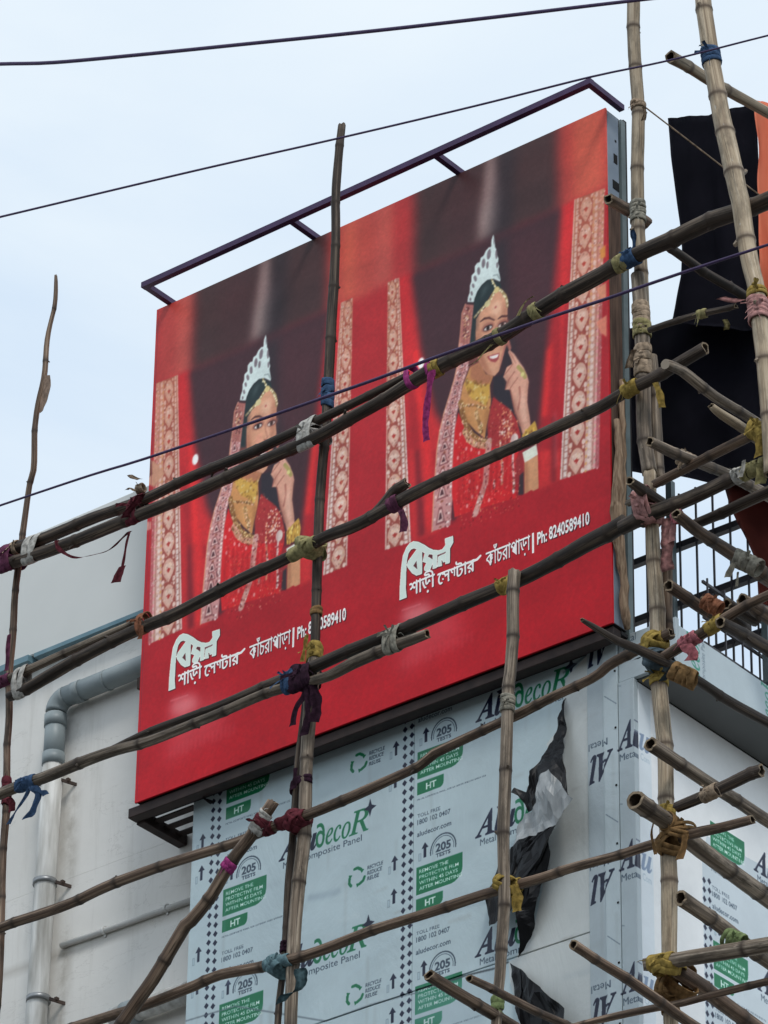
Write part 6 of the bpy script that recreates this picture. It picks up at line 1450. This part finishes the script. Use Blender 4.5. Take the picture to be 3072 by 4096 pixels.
    for k in range(rn.choice((3, 4, 5, 6)) if turns > 1 else 1):   # loose threads and frayed corners
        q = ctr+ax*rn.uniform(-.5, .5)*width+fdir*a2
        d = Vector((rn.uniform(-1, 1), rn.uniform(-.5, .1), rn.uniform(-1.2, .6))).normalized()
        ln = rn.uniform(.015, .06); pv = None
        sd = d.cross(Vector((.2, 1, .1))).normalized()*rn.uniform(.0012, .0035)
        for i in range(5):
            t = i/4; p = q+d*ln*t+Vector((0, 0, -.5*ln*t*t))+sd*rn.uniform(-1, 1)
            e = (bm.verts.new(p-sd*(1-.6*t)), bm.verts.new(p+sd*(1-.6*t)))
            if pv: bm.faces.new((pv[0], pv[1], e[1], e[0]))
            pv = e
    bmesh.ops.recalc_face_normals(bm, faces=bm.faces)
    o = from_bm('lashing', bm, CLOTH[col])
    tag(o, label, cat, 'lashings of cloth and rope at the bamboo joints')
    for k, (path, w) in enumerate(tails):
        P = catmull([(p[0], p[1], p[2], w) for p in path], .02)
        bm = bmesh.new(); pv = None
        for i, p in enumerate(P):
            a = .5+1.1*noise.noise(Vector((i*.22, seed*1.7, k)))
            sd = Vector((math.cos(a), math.sin(a)*.8, .12)).normalized()
            ww = w*(.75+.4*noise.noise(Vector((i*.35, seed, k+5))))*(1.15 if i > len(P)-4 else 1)
            q = (bm.verts.new(Vector(p[:3])-sd*ww), bm.verts.new(Vector(p[:3])+Vector((0, -.004, 0))), bm.verts.new(Vector(p[:3])+sd*ww))
            if pv:
                bm.faces.new((pv[0], pv[1], q[1], q[0])).smooth = True; bm.faces.new((pv[1], pv[2], q[2], q[1])).smooth = True
            pv = q
        bmesh.ops.solidify(bm, geom=bm.faces[:], thickness=.002)
        bmesh.ops.recalc_face_normals(bm, faces=bm.faces)
        e = from_bm('loose_end', bm, CLOTH[col])
        e.parent = o
    return o

HX, VZ, DY = (1, 0, 0.02), (0, 0, 1), (0, 1, 0)
DL = (Vector([(-12.8924,15.0300,12.0527),(-13.1725,15.0300,11.8001)][0])-Vector([(-12.8924,15.0300,12.0527),(-13.1725,15.0300,11.8001)][1])).normalized()
TIES = [
 ('white cloth knot binding the dark pair to the tall middle upright', 'white', [(-12.8128,15.1200,14.1154,0.0739)], HX, .095, 3, []),
 ('blue cloth wound round the middle upright above the white knot', 'blue', [(-12.7926,15.2000,14.3734,0.0348)], VZ, .16, 4, []),
 ('olive yellow lashing of the second horizontal on the middle upright', 'olive', [(-12.8272,15.1400,13.4721,0.0486)], HX, .16, 4, []),
 ('thin yellow strip round the middle upright beside the left phone number', 'orange', [(-12.8202,15.2000,13.1304,0.0314)], VZ, .04, 2, []),
 ('yellow cloth band on the middle upright just above the third horizontal', 'yellow', [(-12.8122,15.1900,12.8886,0.0432)], VZ, .09, 3, [([(-12.8222,15.1500,12.9866),(-12.8343,15.1500,12.9157),(-12.8464,15.1500,12.8450)], .012)]),
 ('bright blue string round both bamboos of the third horizontal', 'blue', [(-12.8865,15.1200,12.7525,0.0790)], HX, .05, 3, []),
 ('dark plum cloth hanging in shreds below the third horizontal on the middle upright', 'plum', [(-12.8145,15.1600,12.7474,0.0694)], HX, .13, 3, [([(-12.7726,15.1000,12.6815),(-12.7985,15.1000,12.6082),(-12.8389,15.1000,12.5563),(-12.8552,15.1000,12.4759)], .026), ([(-12.7348,15.1000,12.6604),(-12.7141,15.1000,12.5796),(-12.7077,15.1000,12.5121),(-12.7293,15.1000,12.4542)], .034), ([(-12.7533,15.1000,12.6585),(-12.7600,15.1000,12.5624),(-12.7667,15.1000,12.4667),(-12.7833,15.1000,12.3990)], .03)]),
 ('crimson cloth on the dark pair left of the billboard, long ends hanging', 'maroon', [(-13.9371,15.1100,14.1178,0.0733)], HX, .08, 3, [([(-14.4415,15.0700,14.0702),(-14.4112,15.0700,14.0009),(-14.3031,15.0700,13.9188),(-14.1991,15.0700,13.8926),(-14.0762,15.0700,13.8788),(-13.9970,15.0700,13.9118),(-13.9378,15.0700,13.9388)], .018), ([(-13.9378,15.0700,13.9388),(-13.9548,15.0700,13.8787),(-13.9658,15.0700,13.8033),(-13.9757,15.0700,13.7453)], .010), ([(-13.9760,15.0700,13.7498),(-13.9917,15.0700,13.7248),(-14.0051,15.0700,13.6945),(-14.0157,15.0700,13.6676)], .026), ([(-13.8539,15.0500,14.1156),(-13.8871,15.0500,14.0746),(-13.9363,15.0500,14.0484),(-13.9547,15.0500,14.0152)], .035)]),
 ('pale twist of rag standing up off the crimson knot', 'tan', [(-13.9111,15.1100,14.2020,0.0253)], HX, .04, 2, [([(-13.8742,15.0700,14.1687),(-13.9097,15.0700,14.1686),(-13.9521,15.0700,14.2024),(-13.9721,15.0700,14.1964)], .012), ([(-13.8823,15.0700,14.2254),(-13.9241,15.0700,14.2501),(-13.9562,15.0700,14.2802)], .02)]),
 ('broad off-white band round the dark pair at the thin left upright', 'white', [(-14.6487,15.1100,14.0885,0.0744)], HX, .085, 2, []),
 ('plum cloth round the dark pair at the left edge', 'purple', [(-14.8238,15.1100,14.1296,0.0696)], HX, .09, 3, []),
 ('grey rag on top of the dark pair at the thin left upright', 'tan', [(-14.7695,15.1400,14.1919,0.0336)], VZ, .04, 2, []),
 ('plum cloth on the second horizontal at the left edge', 'purple', [(-14.8027,15.1200,13.3875,0.0508)], HX, .10, 3, [([(-14.7666,15.1000,13.6436),(-14.7692,15.1000,13.5649),(-14.7661,15.1000,13.4933),(-14.7700,15.1000,13.4332)], .016)]),
 ('off-white band where the grey and dark bamboos of the second horizontal overlap', 'white', [(-14.6688,15.1200,13.3244,0.0606)], HX, .07, 2, []),
 ('brown rag tied on the second horizontal at the left edge of the billboard', 'rust', [(-13.8591,15.1100,13.3956,0.0422)], HX, .05, 3, [([(-13.8359,15.0800,13.3607),(-13.8382,15.0800,13.3099),(-13.8470,15.0800,13.2871)], .012)]),
 ('purple cloth round the cut stub of the second horizontal', 'purple', [(-12.2525,15.1000,13.5282,0.0504)], HX, .055, 2, [([(-12.1711,15.0500,13.3975),(-12.1549,15.0500,13.3579),(-12.1469,15.0500,13.3046),(-12.1555,15.0500,13.2701)], .022)]),
 ('white rope turns on the third horizontal right of the middle', 'rope', [(-12.2434,15.1100,12.7397,0.0683)], HX, .08, 4, []),
 ('yellow cloth behind the flat top of the short upright', 'yellow', [(-11.5960,15.1200,12.7952,0.0441)], HX, .075, 3, []),
 ('coils of grey rope on the short upright at the fourth horizontal', 'rope', [(-11.5301,15.0700,12.1293,0.0365)], VZ, .085, 5, []),
 ('yellow lashing of the short upright on the fifth horizontal', 'yellow', [(-11.5621,15.0800,11.2349,0.0380)], (1, 0, .6), .085, 4, [([(-11.4738,15.0200,11.1757),(-11.4519,15.0200,11.1221),(-11.4564,15.0200,11.0689),(-11.4547,15.0200,11.0373)], .028)]),
 ('faded green band low on the short upright', 'green', [(-11.5928,15.0600,10.6425,0.0286)], VZ, .06, 2, []),
 ('yellow strip round the top horizontal beside the right bride', 'olive', [(-11.4050,15.1000,14.2846,0.0455)], HX, .045, 2, [([(-11.3733,15.0500,14.2970),(-11.4140,15.0500,14.2877),(-11.4412,15.0500,14.2642),(-11.4640,15.0500,14.2216)], .010)]),
 ('brown yellow strip spiralling round the top horizontal over the face', 'olive', [(-11.6205,15.1000,14.2336,0.0432)], (1, 0, .9), .03, 1, [([(-11.6307,15.0600,14.1302),(-11.6762,15.0600,14.1053),(-11.7218,15.0600,14.0718),(-11.7675,15.0600,14.0641)], .012)]),
 ('magenta strip round the top horizontal between the two brides', 'magenta', [(-12.1561,15.1000,14.1697,0.0461)], HX, .03, 1, []),
 ('long magenta ribbon hanging from the top horizontal', 'magenta', [(-12.0256,15.1000,14.1701,0.0484)], HX, .04, 2, [([(-11.9857,15.0500,14.1198),(-11.9989,15.0500,14.0471),(-12.0119,15.0500,13.9573),(-12.0203,15.0500,13.8746),(-12.0243,15.0500,13.8162),(-12.0160,15.0500,13.7276)], .022)]),
 ('yellow tuft on the top horizontal beside the magenta ribbon', 'yellow', [(-12.0026,15.1000,14.1958,0.0412)], HX, .05, 2, []),
 ('blue and green cloth where the top horizontal meets the corner post', 'blue', [(-10.8388,15.1100,14.3367,0.0449)], HX, .075, 3, [([(-10.8261,15.1200,14.3819),(-10.8252,15.1200,14.4343),(-10.8357,15.1200,14.4918)], .014)]),
 ('olive band beside the blue cloth on the top horizontal', 'olive', [(-10.8892,15.1000,14.3373,0.0426)], HX, .06, 2, []),
 ('grey rope turns high on the pale corner upright', 'rope', [(-10.8303,15.1800,14.6442,0.0382)], VZ, .12, 6, []),
 ('thin rag round the pale upright below its top knot', 'tan', [(-10.8481,15.2000,15.2709,0.0363)], VZ, .04, 2, [([(-10.7533,15.1200,15.1792),(-10.7472,15.1200,15.1342),(-10.7591,15.1200,15.0975)], .012)]),
 ('brown cloth bundled on the corner post at the short dark spar', 'tan', [(-10.8236,15.1700,14.0115,0.0446)], VZ, .16, 5, []),
 ('mustard wrapping on the corner post above the big rag bundle', 'olive', [(-10.7948,15.1600,13.9428,0.0492)], (.5, 0, 1), .08, 3, []),
 ('large beige rag bundle on the corner post', 'tan', [(-10.7686,15.1400,13.7673,0.0676)], (.6, 0, -.6), .16, 4, [([(-10.8221,15.1000,13.7973),(-10.8456,15.1000,13.7555),(-10.8541,15.1000,13.7077)], .02)]),
 ('yellow lashing of the second horizontal on the corner post', 'yellow', [(-10.8424,15.1000,13.5996,0.0418)], HX, .085, 3, [([(-10.6705,15.0500,13.5293),(-10.6493,15.0500,13.4705),(-10.6393,15.0500,13.4163),(-10.6327,15.0500,13.3779)], .02)]),
 ('dark blue cloth wound at the joint of the leaning top right upright', 'blue', [(-10.3058,15.0500,15.1854,0.0570)], VZ, .09, 4, []),
 ('pale pink rag wound round the leaning upright before the black banner', 'pink', [(-10.0495,15.0000,13.6424,0.0568)], VZ, .13, 6, [([(-10.0648,14.9300,13.6762),(-10.1082,14.9300,13.6868),(-10.1584,14.9300,13.7147),(-10.2087,14.9300,13.7462)], .03)]),
 ('yellow band just above the pale pink rag', 'yellow', [(-10.0666,15.0000,13.7394,0.0502)], VZ, .04, 2, []),
 ('yellow strip tied round the dark spar', 'olive', [(-10.4448,15.1100,13.8438,0.0255)], HX, .05, 2, [([(-10.2929,15.0800,13.7407),(-10.2792,15.0800,13.7061),(-10.2873,15.0800,13.6805)], .016)]),
 ('pinkish rope turns on the third horizontal at the corner post', 'pink', [(-10.7537,15.0900,12.8824,0.0570)], HX, .085, 5, [([(-10.5918,15.0200,12.7538),(-10.6080,15.0200,12.6835),(-10.5987,15.0200,12.6111),(-10.6076,15.0200,12.5386),(-10.5980,15.0200,12.4803)], .036), ([(-10.5550,15.0200,12.7679),(-10.5678,15.0200,12.6895),(-10.5766,15.0200,12.6237)], .02)]),
 ('red cloth scrap hanging beside the slanting bamboo at the railing', 'rose', [(-10.5374,15.0200,12.7406,0.0293)], HX, .05, 2, [([(-10.5232,15.0000,12.7326),(-10.5204,15.0000,12.6970)], .03)]),
 ('mustard knot at the right edge where three bamboos cross', 'yellow', [(-10.0946,15.0500,13.0330,0.0517)], (.6, 0, -.5), .13, 4, [([(-10.0649,15.0000,12.9896),(-10.0670,15.0000,12.9278),(-10.0760,15.0000,12.8758)], .03)]),
 ('pink cloth hanging at the fourth horizontal right of the corner', 'rose', [(-10.5476,15.0700,12.1661,0.0445)], HX, .10, 4, [([(-10.5141,15.0200,12.0711),(-10.4935,15.0200,12.0372),(-10.4729,15.0200,12.0099),(-10.4879,15.0200,11.9784)], .036)]),
 ('mustard cloth under the bundled bamboo ends', 'yellow', [(-10.4040,15.0900,12.1787,0.0333)], HX, .10, 3, []),
 ('yellow binding at the corner post under the billboard foot', 'yellow', [(-10.7559,15.1000,12.2255,0.0426)], HX, .09, 3, []),
 ('black and teal rags wound thickly at the corner post joint', 'slate', [(-10.7245,15.1200,12.1086,0.0648)], VZ, .13, 5, [([(-10.8138,15.0500,12.1079),(-10.7763,15.0500,12.1123),(-10.7020,15.0500,12.0953)], .026), ([(-10.5926,15.0500,12.0143),(-10.6305,15.0500,11.9756),(-10.6680,15.0500,11.9497)], .022)]),
 ('mustard band low in the thick joint of the corner post', 'yellow', [(-10.7425,15.1400,12.0326,0.0492)], VZ, .07, 3, []),
 ('orange brown cloth on the blackened pole at the corner', 'orange', [(-10.5694,15.0800,11.9595,0.0488)], (.7, .5, -.5), .12, 4, []),
 ('orange brown lashing holding the thickest projecting bamboo', 'orange', [(-10.6269,15.1000,11.2432,0.0633)], (.45, .6, -.5), .10, 6, [([(-10.5518,15.0400,11.1449),(-10.5622,15.0400,11.0905),(-10.5861,15.0400,11.0323)], .022), ([(-10.7168,15.0400,11.2634),(-10.7317,15.0400,11.2017),(-10.7112,15.0400,11.0960)], .008)]),
 ('mustard tuft on top of the thickest projecting bamboo', 'yellow', [(-10.6808,15.1000,11.3479,0.0438)], VZ, .06, 3, []),
 ('brown binding of the fifth horizontal on the corner upright', 'orange', [(-10.6920,15.1100,11.1766,0.0458)], HX, .10, 4, []),
 ('beige cord binding the highest projecting bamboo to the short cross bamboo', 'tan', [(-10.4391,15.0600,11.3492,0.0457)], (.6, 0, -.5), .085, 5, []),
 ('lemon cloth on the mossy bamboo at the corner upright', 'yellow', [(-10.6483,15.0300,10.5565,0.0557)], HX, .12, 4, []),
 ('brown mustard cloth sleeve below the lemon one', 'orange', [(-10.6872,15.1000,10.4787,0.0514)], (.55, 0, -1), .20, 7, []),
 ('moss green string round the mossy bamboo at the right', 'green', [(-10.2968,15.0200,10.5523,0.0445)], (.8, .3, -.5), .09, 5, []),
 ('navy and teal cloth on the third horizontal at the far left', 'blue', [(-14.5769,15.1000,12.7134,0.0472)], HX, .12, 3, [([(-14.5077,15.0500,12.6656),(-14.5299,15.0500,12.6221),(-14.5721,15.0500,12.5767),(-14.6098,15.0500,12.5383),(-14.6420,15.0500,12.4939)], .014), ([(-14.4922,15.0500,12.6606),(-14.4481,15.0500,12.6042),(-14.4645,15.0500,12.5507),(-14.4918,15.0500,12.5090),(-14.5175,15.0500,12.4879)], .030), ([(-14.4647,15.0500,12.6264),(-14.4181,15.0500,12.6072),(-14.3962,15.0500,12.5791)], .024)]),
 ('maroon cloth on the thin left upright at the third horizontal', 'maroon', [(-14.7880,15.1700,12.7985,0.0477)], VZ, .16, 4, [([(-14.6965,15.1000,12.6799),(-14.6731,15.1000,12.6385),(-14.6721,15.1000,12.5959)], .022)]),
 ('white and maroon bands round the head of the leaning bamboo', 'white', [(-12.9941,15.0300,11.9430,0.0399)], DL, .05, 2, []),
 ('white band nearest the cut tip of the leaning bamboo', 'white', [(-12.9554,15.0300,12.0025,0.0376)], DL, .035, 2, []),
 ('maroon band between the white ones on the leaning bamboo', 'maroon', [(-12.9748,15.0300,11.9728,0.0388)], DL, .05, 2, [([(-12.9597,14.9800,11.9512),(-12.9924,14.9800,11.9616),(-13.0163,14.9800,11.9811)], .014)]),
 ('magenta band on the leaning bamboo below its head', 'magenta', [(-13.1651,15.0300,11.7993,0.0364)], DL, .05, 2, []),
 ('maroon cloth lashing the fourth horizontal to the middle upright', 'maroon', [(-12.8635,15.1400,11.9712,0.0541)], HX, .17, 5, []),
 ('small maroon wrap left of the middle upright on the fourth horizontal', 'maroon', [(-13.0025,15.1300,11.9551,0.0330)], HX, .05, 2, []),
 ('blackish string round the middle uprights under the billboard', 'plum', [(-12.8616,15.1800,12.2001,0.0615)], VZ, .04, 2, [([(-12.8544,15.1300,12.2613),(-12.8576,15.1300,12.2139),(-12.8651,15.1300,12.1518)], .016)]),
 ('teal cloth lashing the fifth horizontal to the middle upright', 'teal', [(-12.9335,15.1400,11.2622,0.0463)], HX, .15, 4, [([(-12.7541,15.0800,11.1633),(-12.7431,15.0800,11.0912),(-12.7689,15.0800,11.0530),(-12.8319,15.0800,11.0560),(-12.8668,15.0800,11.0203)], .036)]),
 ('frayed grey rag knotted on the slanting bamboo before the dark red cloth', 'rope', [(-10.3607,15.3000,12.5675,0.0473)], (.7, .5, -.5), .13, 5, [([(-10.3640,15.2000,12.5215),(-10.3866,15.2000,12.4885),(-10.4019,15.2000,12.4598)], .02), ([(-10.3441,15.2000,12.4664),(-10.3490,15.2000,12.4271),(-10.3536,15.2000,12.3947)], .008)]),
 ('beige rag knotted where two bamboos cross before the black cloth', 'tan', [(-10.6123,15.2000,13.1618,0.0390)], (.6, .5, -.4), .08, 4, [([(-10.5683,15.1000,13.0849),(-10.5797,15.1000,13.0681),(-10.5766,15.1000,13.0458)], .014)]),
 ('white shred of cloth hanging at the right end of the third horizontal', 'white', [(-10.2464,15.0900,12.8809,0.0315)], HX, .05, 3, [([(-10.1782,15.0300,12.9088),(-10.1845,15.0300,12.8696),(-10.2023,15.0300,12.8278)], .014)]),
 ('olive grey cloth knotted at the right edge below the mustard knot', 'olive', [(-10.1589,15.0900,12.9172,0.0517)], HX, .14, 4, [([(-10.0902,15.0300,12.8615),(-10.0851,15.0300,12.8043),(-10.0940,15.0300,12.7525)], .03)]),
 ('dark brown bundle of cord on the bundled bamboo ends', 'rust', [(-10.4226,15.1000,12.2777,0.0401)], (.6, .5, -.5), .09, 5, []),
 ('navy rag on the middle upright above the teal cloth', 'plum', [(-12.9469,15.1900,11.3787,0.0279)], VZ, .06, 3, []),
]
for i, (lab, col, p, ax, wd_, tr, tails) in enumerate(TIES):
    lashing(lab, col, p[0], ax, p[0][3], wd_, tr, 31+i*5, tails, knot=tr > 2 or 'rag' in lab or 'knot' in lab)
# thin cord from the banner's corner to the corner upright
tag(link('cord', tube_mesh('cord', [(p[0], 15.2+i*.4, p[2], .004) for i, p in enumerate([(-10.8102,15.2000,15.2538,0.0048),(-10.7686,15.2000,15.2098,0.0048),(-10.7273,15.2000,15.1659,0.0048),(-10.6995,15.2000,15.1506,0.0048)])], 6), CLOTH['tan']), 'thin pale cord tying the black banner to the corner upright', 'cord')
